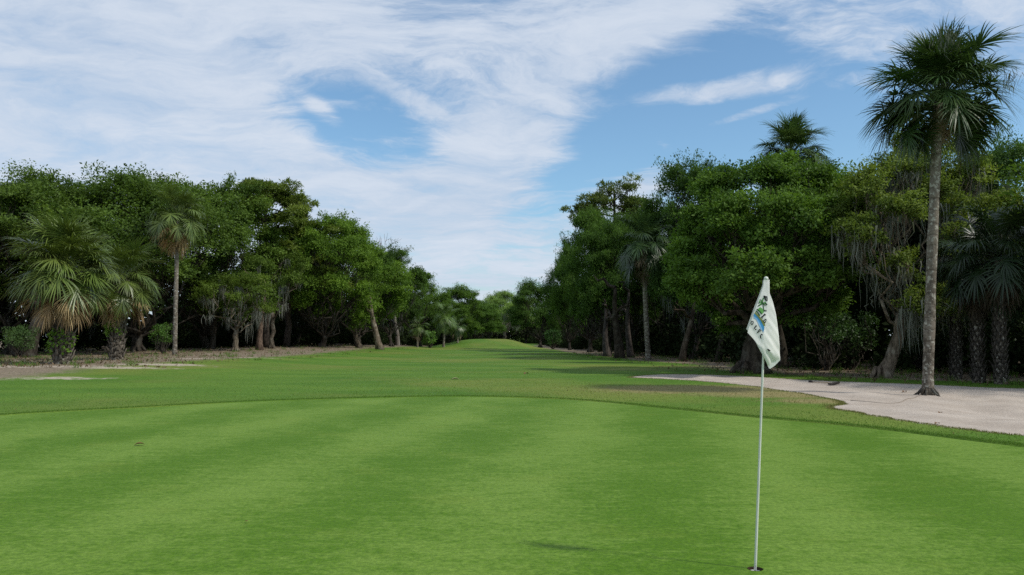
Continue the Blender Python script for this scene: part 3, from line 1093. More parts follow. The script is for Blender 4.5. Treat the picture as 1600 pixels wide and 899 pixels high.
def palm(label, px, d, base_py, crown_py, crown_r, lean_px=0.0, fronds=34, dead=8, seed=0, trunk_r=0.17, boots=0.0, color=(1, 1, 1), group=None,
         crown_el=(88, -46), base_z=None, vary=0.15, curve=0.0, cat='palm tree', dead_pick=None, flare=1.25, dead_scale=1.0, dead_color=(1, 1, 1), boot_color=(1, 1, 1), extra=0, stiff=False, low_wide=1.0):
    """crown_py: picture row of the point the fronds spring from"""
    rng = np.random.default_rng(seed + 900)
    x = X(px, d)
    z0 = (gz(x, d) - 0.024) if base_z is None else base_z
    Ht = ZY(crown_py, d) - z0
    xt = X(px + lean_px, d, z0 + Ht) - x
    e = bpy.data.objects.new('palm_tree', None)
    C.objects.link(e)
    e.location = (x, d, z0)
    tag(e, label, cat, group)
    if Ht > 0.6:
        t = np.linspace(0, 1, 22)
        path = np.stack([xt * (t + curve * np.sin(t * np.pi)), 0.0 * t + 0.05 * np.sin(t * 4 + seed), -0.15 + (Ht + 0.15) * t], -1)
        rr = trunk_r * (1.06 - 0.14 * t + (flare - 1) * np.exp(-t * Ht / 0.35) + 0.05 * np.sin(t * 23 + seed))
        rr[-3:] *= np.array([1.06, 1.16, 1.0])
        mb = MB()
        mb.tube(path, rr, 18, True, 0.022, rng)
        tr = obj('trunk', mb.mesh('trunk', MAT['palm_trunk'], True), e)
        if boots > 0:
            lev = 0.0
            li = 0
            zt = Ht * boots
            while lev < zt:
                for k in range(6):
                    a = (k + 0.5 * (li % 2)) * math.pi / 3 + rng.normal(0, 0.08)
                    f = lev / Ht
                    cx = np.interp(f, t, path[:, 0])
                    cy = np.interp(f, t, path[:, 1])
                    s = rng.uniform(0.85, 1.2) * trunk_r / 0.2
                    obj('leaf_boot', BOOT, tr, (cx + math.cos(a) * trunk_r * 0.94, cy + math.sin(a) * trunk_r * 0.94, lev + 0.12 + rng.normal(0, .02)),
                        (rng.normal(0, .12), rng.normal(0, .12), a), s, boot_color)
                lev += 0.19
                li += 1
    sc = crown_r / 2.25
    hi, lo = crown_el
    ga = 2.399963
    for i in range(fronds):
        f = (i + 0.5) / fronds
        el_ = hi + (lo - hi) * f ** 0.95 + rng.normal(0, 6)
        key = min(GREEN_EL, key=lambda q_: abs(q_ - el_))
        me = (FROND_S if (stiff is True or (stiff == 'mix' and rng.random() < 0.5)) else FROND)[key][int(rng.integers(0, 3))]
        s = sc * (1 + rng.normal(0, vary * 0.5)) * (low_wide if el_ < 48 else 1.0)
        obj('frond', me, e, (xt + 0.05 * rng.normal(), 0.05 * rng.normal(), Ht + 0.35 * sc * (1 - f) - 0.1), (rng.normal(0, .10), rng.normal(0, .06), i * ga + rng.normal(0, .25)), s, color)
    for i in range(extra):                               # drooping side lobes, the trunk left clear
        az_ = (0.0 if i % 2 else math.pi) + rng.normal(0.08 if i % 2 else -0.08, 0.30)
        obj('frond', (FROND_S if stiff else FROND)[(2, -14, -32, -32, -50)[i % 5]][int(rng.integers(0, 3))], e, (xt, 0.05 * rng.normal(), Ht - 0.1), (rng.normal(0, .1), 0, az_), sc * rng.uniform(.92, 1.12), tuple(0.85 * c_ for c_ in color))
    for i in range(dead):
        key = (DEAD_EL[int(rng.integers(0, 4))] if dead_pick is None else dead_pick[int(rng.integers(0, len(dead_pick)))])
        me = DEADF[key][int(rng.integers(0, 3))]
        obj('frond', me, e, (xt, 0, Ht - 0.15 - 0.2 * rng.random()), (rng.normal(0, .06), rng.normal(0, .06), i * ga + rng.normal(0, .3)), sc * dead_scale * rng.uniform(0.62, 0.95), dead_color)
    return e, Ht, xt


# ------------------------------------------------------------------ prototypes
OAK = [make_oak(11, 14, 6.5, 2.3, 0.34, n_lobes=20), make_oak(12, 14, 6.0, 1.8, 0.32, lean=(0.6, 0.2), n_lobes=20),
       make_oak(13, 15, 6.0, 2.5, 0.34, lean=(-0.5, 0.3), n_lobes=19, moss=60), make_oak(14, 13, 6.8, 1.9, 0.38, n_lobes=20, sprigs=85),
       make_oak(15, 14, 5.6, 2.7, 0.30, lean=(0.3, -0.6), n_lobes=18, moss=70)]
PINE = [make_pine(21, 19, 5.2, 13.0), make_pine(22, 17, 5.0, 8.0, n_limbs=26), make_pine(23, 18, 4.6, 13.5, n_limbs=13, tufts=34)]
BARE = make_bare(31)

# ------------------------------------------------------------------ left wood
place(OAK[0], 'big rounded live oak behind the twin palms at the left edge', 20, 66, 284, 150, 0.4, (0.95, 0.95, 0.9))
place(OAK[3], 'broad dark live oak between the twin palms and the tall slender palm', 215, 72, 276, 150, 2.1, (0.88, 0.92, 0.9))
place(OAK[2], 'live oak showing over the crown of the nearest left palm', 118, 74, 282, 120, 1.3, (0.9, 0.93, 0.88))
place(OAK[1], 'live oak just behind the tall slender palm', 325, 80, 290, 105, 4.0, (0.9, 0.95, 0.85))
place(PINE[0], 'tall flat-topped pine rising above the left wood', 416, 84, 277, 82, 1.0, (1.0, 1.05, 0.9))
place(PINE[1], 'yellow-green pine with low needles right of the mossy trunks', 448, 88, 338, 70, 2.2, (1.05, 1.1, 0.85))
place(OAK[1], 'bright green live oak with low foliage in the middle of the left wood', 503, 90, 338, 82, 5.2, (1.2, 1.3, 0.9))
place(OAK[0], 'leafy live oak above the leaning bare trunk on the left', 560, 101, 376, 70, 1.2, (1.15, 1.25, 0.9))
place(OAK[4], 'narrow live oak between the yellow-green pine and the bright oak', 462, 98, 372, 60, 0.8, (1.0, 1.1, 0.85))
place(OAK[4], 'dark live oak in front of the leafless tree', 612, 112, 388, 50, 3.3, (0.62, 0.74, 0.72))
place(BARE, 'leafless grey tree showing above the left wood', 622, 122, 364, None, 0.6, bark=(0.9, 0.9, 0.9))
place(OAK[3], 'live oak left of the small palms along the far fairway', 655, 130, 424, 52, 0.9, (0.92, 1.05, 0.85))
place(OAK[2], 'rounded live oak behind the small palms on the left', 700, 152, 449, 48, 2.7, (0.90, 1.02, 0.85))
place(OAK[0], 'last live oak of the left row before the far trees', 742, 185, 472, 42, 5.0, (0.75, 0.9, 0.8))

place(OAK[1], 'live oak just past the left edge', -150, 64, 285, 150, 3.0, (0.9, 0.93, 0.88))
place(OAK[0], 'live oak well past the left edge', -420, 60, 290, 160, 5.0, (0.9, 0.93, 0.88))

# slender leaning trunks at the wood's edge
def trunk_tree(label, px, d, top_px, top_py, r, mat='oak_bark', color=(1, 1, 1), seed=1, name='tree_trunk', twigs=3, base_z=None):
    rng = np.random.default_rng(seed)
    x = X(px, d)
    z0 = gz(x, d) - 0.024
    h = ZY(top_py, d) - z0
    xt = X(top_px, d) - x
    mb = MB()
    t = np.linspace(0, 1, 10)
    path = np.stack([xt * t + 0.12 * np.sin(t * 5 + seed), 0.2 * np.sin(t * 3 + seed), -0.15 + (h + 0.15) * t], -1)
    mb.tube(path, r * (0.30 + 0.70 * (1 - t) + 0.45 * np.exp(-t * h / 0.4)), 12, True, 0.05, rng)
    for k in range(twigs):
        a = rng.uniform(0, 6.28)
        i = int(rng.integers(5, 10))
        L = rng.uniform(1.0, 2.4)
        mb.tube(limb_path(path[i], path[i] + np.array([math.cos(a) * L, math.sin(a) * L, L * rng.uniform(.3, .9)]), rng, 0, .4, 6), np.linspace(r * .4, r * .1, 6), 6, False)
    o = obj(name, mb.mesh(name, MAT[mat], True), None, (x, d, z0), color=color)
    return tag(o, label, 'tree trunk')


trunk_tree('pale leaning trunk standing out at the edge of the left wood', 592, 92, 574, 440, 0.40, color=(1.9, 1.75, 1.6), seed=2)
trunk_tree('shorter trunk left of the pale leaning trunk', 561, 94, 545, 455, 0.32, color=(1.3, 1.2, 1.1), seed=3)
trunk_tree('reddish straight pine trunk beside the mossy tree', 408, 76, 410, 440, 0.32, 'pine_bark', (1.25, 1.1, 1.0), seed=4)
trunk_tree('dark thick trunk behind the leftmost palm', 45, 60, 66, 440, 0.62, color=(0.6, 0.6, 0.6), seed=5)
trunk_tree('thin dark trunk between the slender palm and the mossy tree', 332, 78, 333, 440, 0.28, color=(0.7, 0.7, 0.7), seed=6)

# small mossy tree
MOSSY = make_oak(41, 9.5, 3.6, 5.0, 0.30, lean=(0.2, 0), n_lobes=9, per=6, sprigs=50, moss=300, fork=(0.1, 0, 3.0), mossl=(0.8, 3.0), clump_r=0.24)
place(MOSSY, 'small tree hung with long grey moss left of the reddish trunk', 368, 72, 425, 52, 0.3, (1.15, 1.1, 0.95), bark=(1.7, 1.65, 1.5), moss_color=(1.6, 1.55, 1.5))
MOSSY2 = make_oak(42, 10, 4.2, 5.5, 0.26, n_lobes=10, per=6, sprigs=45, moss=210, mossl=(0.8, 2.6))
place(MOSSY2, 'mossy tree draped over the reddish pine trunk', 425, 80, 392, 56, 1.4, (0.95, 0.95, 0.85), bark=(1.2, 1.15, 1.1), moss_color=(1.5, 1.45, 1.4))

palm('stout palm with a leafy trunk and brown skirt, nearest on the left', 98, 42, 572, 438, 3.3, 4, 72, 32, 1, 0.36, 1.0, (2.0, 1.75, 1.0), crown_el=(86, -6), dead_pick=(-22, -48, -48, -64), dead_scale=1.06, dead_color=(1.4, 1.25, 1.0), stiff='mix')
palm('second stout palm with brown skirt just right of the nearest left palm', 182, 50, 562, 448, 3.0, 6, 50, 26, 2, 0.34, 1.0, (1.8, 1.6, 0.92), crown_el=(80, -8), dead_pick=(-22, -48, -48, -64), dead_scale=1.06, dead_color=(1.4, 1.25, 1.0), stiff='mix')
palm('tall slender palm with a bare straight trunk on the left', 274, 62, 558, 346, 2.9, 4, 46, 22, 3, 0.16, 0, (2.0, 1.75, 1.2), crown_el=(84, -22), dead_pick=(-22, -48, -64, -80), dead_scale=1.1, dead_color=(1.5, 1.3, 1.0))

palm('small palm at the wood edge left of the other small palm', 652, 118, 541, 512, 2.2, 2, 18, 3, 4, 0.16, 0, (1.7, 1.7, 1.1), crown_el=(80, -40))
palm('small bushy palm beside the path end on the left', 693, 124, 538, 500, 3.0, 2, 26, 4, 5, 0.18, 0, (1.6, 1.65, 1.0), crown_el=(84, -46))
palm('low palm right of the small bushy palm', 715, 128, 538, 511, 2.4, 1, 18, 3, 6, 0.15, 0, (1.4, 1.5, 0.9), crown_el=(80, -40))

# ------------------------------------------------------------------ far end (crowns paled and blued in colour to stand in for haze)
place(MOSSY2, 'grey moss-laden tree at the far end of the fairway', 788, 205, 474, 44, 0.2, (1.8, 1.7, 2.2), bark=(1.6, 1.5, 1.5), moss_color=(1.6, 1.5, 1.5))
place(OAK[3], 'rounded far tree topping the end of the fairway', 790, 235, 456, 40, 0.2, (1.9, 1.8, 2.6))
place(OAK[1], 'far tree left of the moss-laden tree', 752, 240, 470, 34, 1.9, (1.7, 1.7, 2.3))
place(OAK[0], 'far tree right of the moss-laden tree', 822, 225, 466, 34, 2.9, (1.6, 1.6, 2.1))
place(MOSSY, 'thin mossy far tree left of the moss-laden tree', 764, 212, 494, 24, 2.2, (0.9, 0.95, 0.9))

# ------------------------------------------------------------------ right wood
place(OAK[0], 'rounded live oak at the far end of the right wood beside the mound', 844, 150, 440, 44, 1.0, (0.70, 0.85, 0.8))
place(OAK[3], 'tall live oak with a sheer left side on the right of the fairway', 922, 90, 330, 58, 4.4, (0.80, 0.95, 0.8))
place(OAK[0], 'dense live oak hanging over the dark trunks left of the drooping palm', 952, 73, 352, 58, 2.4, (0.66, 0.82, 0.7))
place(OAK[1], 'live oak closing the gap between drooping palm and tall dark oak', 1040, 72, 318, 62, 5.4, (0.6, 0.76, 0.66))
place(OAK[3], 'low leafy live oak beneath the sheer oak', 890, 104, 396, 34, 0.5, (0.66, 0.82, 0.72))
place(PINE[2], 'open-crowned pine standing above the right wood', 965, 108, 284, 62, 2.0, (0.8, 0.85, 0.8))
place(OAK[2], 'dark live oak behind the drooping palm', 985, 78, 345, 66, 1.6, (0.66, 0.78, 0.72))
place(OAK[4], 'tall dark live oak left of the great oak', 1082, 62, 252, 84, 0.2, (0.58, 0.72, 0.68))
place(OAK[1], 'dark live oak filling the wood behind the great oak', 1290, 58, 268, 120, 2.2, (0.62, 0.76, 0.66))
palm('drooping grey-green palm with a pale trunk on the right of the fairway', 1013, 61, 557, 388, 3.1, -6, 46, 18, 7, 0.19, 0, (0.9, 1.0, 0.95), crown_el=(78, -50), curve=0.3, dead_color=(0.7, 0.7, 0.65))
palm('palm crown rising above the great oak', 1236, 50, 560, 247, 2.7, 0, 64, 8, 8, 0.20, 0, (1.35, 1.4, 1.1), crown_el=(88, -30), stiff=True)
palm('small palm top peeping out right of the taller palm crown', 1303, 54, 560, 283, 1.5, 0, 22, 3, 9, 0.18, 0, (0.9, 1.0, 0.85), crown_el=(88, -30))

# the great oak: thick trunk, wide low crown
def lobes_from_px(spec, px0, d, seed, depth=2.2):
    """lobe centres given as picture points with sideways depth, in the tree's own frame"""
    rng = np.random.default_rng(seed)
    x0 = X(px0, d)
    z0 = gz(x0, d) - 0.024
    out = []
    for (px, py, rpx, dy) in spec:
        dd = d + dy
        out.append([X(px, dd, ZY(py, dd)) - x0, dy, ZY(py, dd) - z0, rpx / F * dd])
    return out


d6 = 38.0
spec = [(1110, 430, 52, -1.0), (1150, 355, 58, -1.5), (1105, 350, 40, 1.0), (1185, 300, 52, 0.0), (1250, 300, 50, 0.5), (1225, 350, 60, -2.5),
        (1175, 420, 55, -3.2), (1240, 420, 55, -2.5), (1290, 340, 50, 0.0), (1300, 400, 48, -0.5), (1130, 300, 42, 1.5), (1200, 380, 60, 2.5),
        (1090, 395, 42, 0.5), (1270, 455, 44, 0.5), (1140, 475, 40, 1.0), (1210, 470, 48, 0.6), (1160, 380, 60, 4.0), (1270, 380, 60, 4.0), (1215, 275, 34, 1.5),
        (1310, 300, 38, 2.0)]
GREAT = make_oak(51, 10, 4.2, 2.5, 0.55, per=15, sprigs=100, leaf=0.155, lobes=lobes_from_px(spec, 1172, d6, 1), fork=(0.55, 0, 2.6), clump_r=0.16)
x0 = X(1172, d6)
e = bpy.data.objects.new('live_oak', None)
C.objects.link(e)
e.location = (x0, d6, gz(x0, d6) - 0.024)
tag(e, 'great spreading live oak with a thick trunk behind the flag', 'tree')
obj('trunk', GREAT['trunk'], e, color=(0.8, 0.75, 0.7))
obj('crown', GREAT['crown'], e, color=(0.95, 1.08, 0.9))

# mossy oak with a leaning trunk behind the bunker
d8 = 34.0
spec = [(1350, 300, 40, 0.0), (1345, 365, 36, -0.8), (1395, 270, 42, 0.5), (1440, 250, 40, 1.0), (1400, 330, 38, -1.0), (1460, 310, 40, 0.0),
        (1500, 270, 36, 0.8), (1530, 340, 36, 0.0), (1555, 315, 30, 1.0), (1490, 375, 34, -0.8), (1430, 455, 34, -1.2), (1480, 468, 30, -1.4),
        (1395, 400, 32, -0.4), (1540, 385, 28, 0.6), (1420, 230, 26, 1.5), (1330, 335, 26, 1.2), (1500, 230, 28, 1.8)]
MOSSOAK = make_oak(52, 9.5, 3.6, 4.0, 0.26, per=13, sprigs=85, leaf=0.12, lobes=lobes_from_px(spec, 1375, d8, 2), fork=(0.95, 0, 2.7), clump_r=0.19, moss=1100,
                   mossl=(0.35, 2.2), flat=0.6)
x0 = X(1375, d8)
e = bpy.data.objects.new('live_oak', None)
C.objects.link(e)
e.location = (x0, d8, gz(x0, d8) - 0.024)
tag(e, 'yellow-green oak with a leaning trunk and beards of moss behind the bunker', 'tree')
obj('trunk', MOSSOAK['trunk'], e, color=(2.3, 2.1, 1.9))
obj('crown', MOSSOAK['crown'], e, color=(1.5, 1.28, 1.25))
obj('hanging_moss', MOSSOAK['moss'], e, color=(1.55, 1.5, 1.4))['kind'] = 'stuff'

place(OAK[0], 'unseen oak just past the right edge, added for shade behind the bunker palms', 1800, 40, 240, 170, 1.1, (0.7, 0.8, 0.7))  # out of view, added for the shade it casts
place(OAK[3], 'unseen oak beyond the right edge, added to shade the rough-trunk palms', 2080, 26.5, 120, 330, 0.3, (0.7, 0.8, 0.7))  # out of view, placed so its shadow falls on the rough palms
place(OAK[4], 'thin blue-green oak at the right edge behind the tall palm', 1578, 50, 222, 88, 2.6, (0.8, 0.95, 1.05))
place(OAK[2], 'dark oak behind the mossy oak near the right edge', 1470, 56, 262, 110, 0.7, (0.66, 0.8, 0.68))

for k, (lab, px, d, tpx, tpy, r, mt, colr) in enumerate([
        ('dark trunk left of the drooping palm', 966, 66, 962, 450, 0.42, 'oak_bark', (0.6, 0.55, 0.5)),
        ('flaking pale trunk between dark trunk and drooping palm', 984, 68, 981, 455, 0.30, 'pine_bark', (0.75, 0.8, 0.85)),
        ('stubby pale trunk leftmost in the right wood', 949, 70, 944, 470, 0.32, 'pine_bark', (0.8, 0.85, 0.9)),
        ('crooked trunk midway between the drooping palm and the flag', 1066, 58, 1090, 440, 0.26, 'oak_bark', (0.9, 0.8, 0.7)),
        ('slim dark trunk just left of the great oak', 1122, 56, 1130, 470, 0.24, 'oak_bark', (0.6, 0.6, 0.55)),
        ('dark trunk just right of the flag', 1222, 44, 1216, 470, 0.30, 'oak_bark', (0.6, 0.6, 0.55))]):
    trunk_tree(lab, px, d, tpx, tpy, r, mt, colr, seed=20 + k)

for k, (lab, px, d, cpy, r, nf) in enumerate([
        ('palm with a rough criss-cross trunk nearest the tall palm', 1490, 33, 430, 1.9, 22),
        ('middle one of the palms with rough trunks at the right edge', 1526, 30, 425, 2.1, 26),
        ('palm with a rough trunk closest to the right edge', 1562, 29, 405, 2.3, 32)]):
    palm(lab, px, d, 600, cpy, r, 4 - 3 * k, nf, 22, 30 + k, 0.18, 0.95, (0.34, 0.42, 0.38), crown_el=(80, -30), dead_color=(0.25, 0.25, 0.25), boot_color=(0.5, 0.5, 0.5))  # fronds, skirts and boots darkened in colour to stand in for tree shade

# the tall palm in the bunker
d10 = GXY(1447, 618)[1]
xb, yb = GXY(1447, 618)
zb_ = float(sand_h(np.array([xb]), np.array([yb]))[0])
pal, Ht, xt = palm('tall solitary palm standing in the bunker', 1447, d10, 618, 160, 2.08, 19, 72, 18, 40, 0.145, 0, (1.0, 1.1, 0.9), crown_el=(88, 0), extra=22, stiff=True, low_wide=1.14, base_z=zb_, dead_pick=(-64, -80, -48), curve=-0.10, flare=1.35, dead_scale=0.66, dead_color=(1.1, 1.1, 1.1))
rng = np.random.default_rng(77)
mb = MB()
for s in range(9):
    a = s * 0.7 + rng.uniform(-.2, .2)
    e_ = np.array([math.cos(a), math.sin(a), 0])
    L = rng.uniform(0.28, 0.5)
    mb.tube([e_ * 0.15 + (0, 0, 0.16), e_ * 0.26 + (0, 0, 0.05), e_ * L + (0, 0, -0.08)], [0.05, 0.035, 0.015], 5)
obj('roots', mb.mesh('roots', MAT['oak_bark'], True), pal)
obj('hanging_moss', moss_mesh('moss', [(xt - 0.35, -1.2, Ht + 1.75), (xt - 0.25, -1.3, Ht + 1.65), (xt - 0.45, -1.25, Ht + 1.55), (xt + 1.9, -0.3, Ht + 0.8), (xt + 2.1, -0.2, Ht + 0.75)],
                              rng, 0.4, 0.9, 22, 0.012, 0.24), pal)['kind'] = 'stuff'

# ------------------------------------------------------------------ undergrowth and the woods behind
def clump_mass(name, specs, mat, leaf, per, seed, k=3, flat=0.8, aspect=0.5):
    rng = np.random.default_rng(seed)
    LV, LQ, LT, n = [], [], [], 0
    for (x, y, z, r) in specs:
        ns = int(per * r ** 1.6)
        d = sphere_dirs(ns, rng)
        P = np.array([x, y, z]) + d * r * (1 - np.abs(rng.normal(0, .25, ns)))[:, None] * np.array([1, 1, flat])
        P[:, 2] = np.maximum(P[:, 2], 0.05)
        v, q2, t2 = leaf_quads(P, d, leaf, rng, k, aspect, tint=np.full(ns, np.clip(0.45 + rng.normal(0, .2), 0, 1)))
        LV.append(v)
        LQ.append(q2 + n)
        LT.append(t2)
        n += len(v)
    return mesh_np(name, np.concatenate(LV), None, np.concatenate(LQ), MAT[mat], False, {'tint': np.concatenate(LT)})


rng = np.random.default_rng(8)
LEFT = [(-110, 30), (-62, 56), (-47, 64), (-38, 74), (-30, 86), (-24, 98), (-19, 110), (-16, 130), (-13.5, 150), (-11, 180), (-8, 225)]
RIGHT = [(60, 22), (30, 31.5), (22, 34.5), (17.8, 37.5), (14.8, 43), (14, 52), (13.2, 62), (12, 74), (9.5, 92), (8, 115), (7.5, 150), (6, 190), (4, 225)]


def along(line, f):
    p = np.array(line, float)
    s = np.concatenate([[0], np.cumsum(np.hypot(*np.diff(p, axis=0).T))])
    t = f * s[-1]
    return np.interp(t, s, p[:, 0]), np.interp(t, s, p[:, 1])


for side, line, sg in (('left', LEFT, -1), ('right', RIGHT, 1)):
    low, high = [], []
    for i in range(330):
        f = (i + rng.random()) / 330
        x, y = along(line, f)
        o_ = abs(rng.normal(0, 3.0)) + (0.6 if sg < 0 else 0.9)
        r = rng.uniform(0.6, 1.5)
        r = r * 1.15
        low.append((x + sg * o_, y + rng.normal(0, 1.0) + 0.35 * o_, float(height(np.array([x]), np.array([y]), False)[0]) + r * 0.45 + rng.uniform(0, 2.0), r))
    for i in range(430):
        f = rng.random() ** 1.15
        x, y = along(line, f)
        o_ = rng.uniform(4.5, 26)
        r = rng.uniform(1.5, 2.8)
        high.append((x + sg * o_, y + 0.5 * o_ + rng.normal(0, 2), rng.uniform(0.6, 8.5), r))
    u = obj('undergrowth', clump_mass('undergrowth', low, 'shaded_understory_leaf', 0.30, 98, 60 + sg, k=2, aspect=0.6))
    u['kind'] = 'stuff'
    u['label'] = 'dark tangled undergrowth at the foot of the %s wood' % side
    u = obj('woodland', clump_mass('woodland', high, 'shaded_understory_leaf', 0.9, 33, 70 + sg, k=2, aspect=0.65))
    u['kind'] = 'stuff'
    u['label'] = 'deep shaded woodland behind the %s row of trees' % side
far = []
for i in range(150):
    x = rng.uniform(-26, 26)
    far.append((x, 236 + rng.uniform(0, 18), rng.uniform(0.5, 7.0), rng.uniform(1.6, 3.0)))
u = obj('woodland', clump_mass('woodland', far, 'shaded_understory_leaf', 0.75, 20, 75), color=(1.6, 1.7, 1.6))
u['kind'] = 'stuff'
u['label'] = 'far wood closing the end of the fairway'


def shrub(label, px, d, top, half, seed, mat='shrub_leaf', color=(1, 1, 1), leaf=0.13, per=200, base_z=None):
    rng = np.random.default_rng(seed)
    x = X(px, d)
    z0 = gz(x, d) - 0.03
    Ht = ZY(top, d) - z0
    W = half / F * d
    e = bpy.data.objects.new('shrub', None)
    C.objects.link(e)
    e.location = (x, d, z0)
    tag(e, label, 'shrub')
    wood = MB()
    cl = []
    for i in range(24):
        a = rng.uniform(0, 6.28)
        f = rng.random() ** 0.5
        c = np.array([math.cos(a) * W * f * 0.8, math.sin(a) * W * f * 0.8, Ht * rng.uniform(0.3, 0.86)])
        cl.append((*c, min(W, Ht) * rng.uniform(0.13, 0.27)))
        wood.tube(limb_path((rng.normal(0, .08), rng.normal(0, .08), -0.05), c, rng, 0, .3, 6), np.linspace(0.04, 0.01, 6), 5, False)
    obj('stems', wood.mesh('stems', MAT['oak_bark'], True), e)
    obj('foliage', clump_mass('foliage', cl, mat, leaf, per, seed + 1, 3), e, color=color)
    return e


shrub('pale green shrub behind the leftmost palm trunk', 28, 58, 506, 34, 201, color=(0.8, 0.85, 0.9), per=240)
shrub('small bright shrub low in the wood behind the slender palm', 256, 66, 500, 22, 202, color=(0.9, 1.1, 0.7), per=260)
shrub('bright green shrub beside the small palms on the left', 672, 120, 515, 14, 203, color=(1.2, 1.4, 0.8), leaf=0.2, per=220)
shrub('rounded light shrub at the right foot of the mound', 864, 122, 511, 14, 204, color=(0.6, 0.8, 0.6), leaf=0.2, per=220)
shrub('tall loose shrub right of the flag under the great oak', 1290, 41, 425, 55, 205, color=(0.65, 0.8, 0.75), leaf=0.14, per=150)
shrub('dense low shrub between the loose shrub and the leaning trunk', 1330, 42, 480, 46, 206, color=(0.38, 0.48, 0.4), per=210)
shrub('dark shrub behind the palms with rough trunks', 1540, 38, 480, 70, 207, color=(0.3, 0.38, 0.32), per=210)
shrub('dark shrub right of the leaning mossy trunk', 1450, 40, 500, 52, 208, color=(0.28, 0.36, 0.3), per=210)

# leaves climbing the two stout palms
for k, (lab, px, d, z_lo, z_hi, rad_, n_) in enumerate([('bright green vine climbing the trunk of the nearest left palm', 98, 42, 0.75, 1.65, 0.42, 95),
                                                        ('green vine high on the trunk of the second stout palm', 182, 50, 1.5, 2.5, 0.42, 90)]):
    rng = np.random.default_rng(500 + k)
    x = X(px, d)
    a = rng.normal(-1.75, 0.95, n_)
    z = rng.uniform(z_lo, z_hi, n_)
    dr_ = np.stack([np.cos(a), np.sin(a), 0.1 + 0 * a], -1)
    P = dr_ * (rad_ + np.abs(rng.normal(0, 0.10, n_)))[:, None]
    P[:, 2] = z + 0.25 * np.sin(a * 3)
    v, q2, t2 = leaf_quads(P, dr_, 0.17, rng, 3, 0.75, 0.6, np.full(n_, 0.55), 0.4)
    o = obj('climbing_vine', mesh_np('climbing_vine', v, None, q2, MAT['vine_leaf'], False, {'tint': t2}), None, (x, d, gz(x, d)))
    tag(o, lab, 'vine')

# ------------------------------------------------------------------ grass blades
def blades(name, label, P, hgt, wid, mat, seed, tint=0.5):
    rng = np.random.default_rng(seed)
    n = len(P)
    a = rng.uniform(0, 6.28, n)
    w = np.stack([np.cos(a), np.sin(a), 0 * a], -1) * (wid * rng.uniform(0.6, 1.3, n))[:, None]
    L = hgt * rng.uniform(0.5, 1.25, n)
    tip = P + np.stack([rng.normal(0, .45, n) * L, rng.normal(0, .45, n) * L, L], -1)
    v = np.stack([P - w, P + w, tip], 1).reshape(-1, 3)
    t = np.arange(n * 3).reshape(-1, 3)
    o = obj(name, mesh_np(name, v, t, None, MAT[mat], False, {'tint': np.repeat(np.clip(tint + rng.normal(0, .22, n), 0, 1), 3)}))
    o['kind'] = 'stuff'
    o['label'] = label
    return o


rng = np.random.default_rng(91)
n = 42000
th = rng.uniform(R(-5), R(165), n)
rr = green_R(th) + 0.02 + np.abs(rng.normal(0, 0.16, n))
x, y = HOLE[0] + rr * np.cos(th), HOLE[1] + rr * np.sin(th)
P = np.stack([x, y, height(x, y) + 0.018], -1)
blades('collar_grass', 'taller grass edging the putting green', P, 0.022, 0.006, 'grass_blade', 1, 0.4)

n = 55000
th = rng.uniform(R(-5), R(160), n)
rr = green_R(th) + 0.2 + rng.random(n) ** 1.5 * 20
x, y = HOLE[0] + rr * np.cos(th), HOLE[1] + rr * np.sin(th)
sd = bunker_sd(x, y)
m_ = (sd > 0.05)
dry_ = gauss_sum(DRY_AND_SHADE[:3], x, y, 0.0)
isdry = (dry_ + rng.normal(0, .18, n) > 0.33)
P = np.stack([x, y, height(x, y) + 0.018], -1)
blades('fairway_grass', 'short fairway grass beyond the green', P[m_ & ~isdry], 0.024, 0.008, 'grass_blade', 2, 0.55)
blades('dry_grass', 'sparse yellowed grass on the tongue beside the bunker', P[m_ & isdry], 0.04, 0.008, 'dry_grass_blade', 3, 0.5)
k = rng.integers(0, len(BUNKER), 26000)
f = rng.random(26000)[:, None]
b0, b1 = BUNKER[k], BUNKER[(k + 1) % len(BUNKER)]
p2 = b0 * (1 - f) + b1 * f + rng.normal(0, 0.10, (26000, 2))
sd = bunker_sd(p2[:, 0], p2[:, 1])
p2 = p2[(sd > -0.03) & (p2[:, 1] < 45)]
P = np.stack([p2[:, 0], p2[:, 1], height(p2[:, 0], p2[:, 1]) + 0.018], -1)
blades('bunker_edge_grass', 'ragged grass lip round the bunker', P, 0.035, 0.008, 'dry_grass_blade', 4, 0.3)

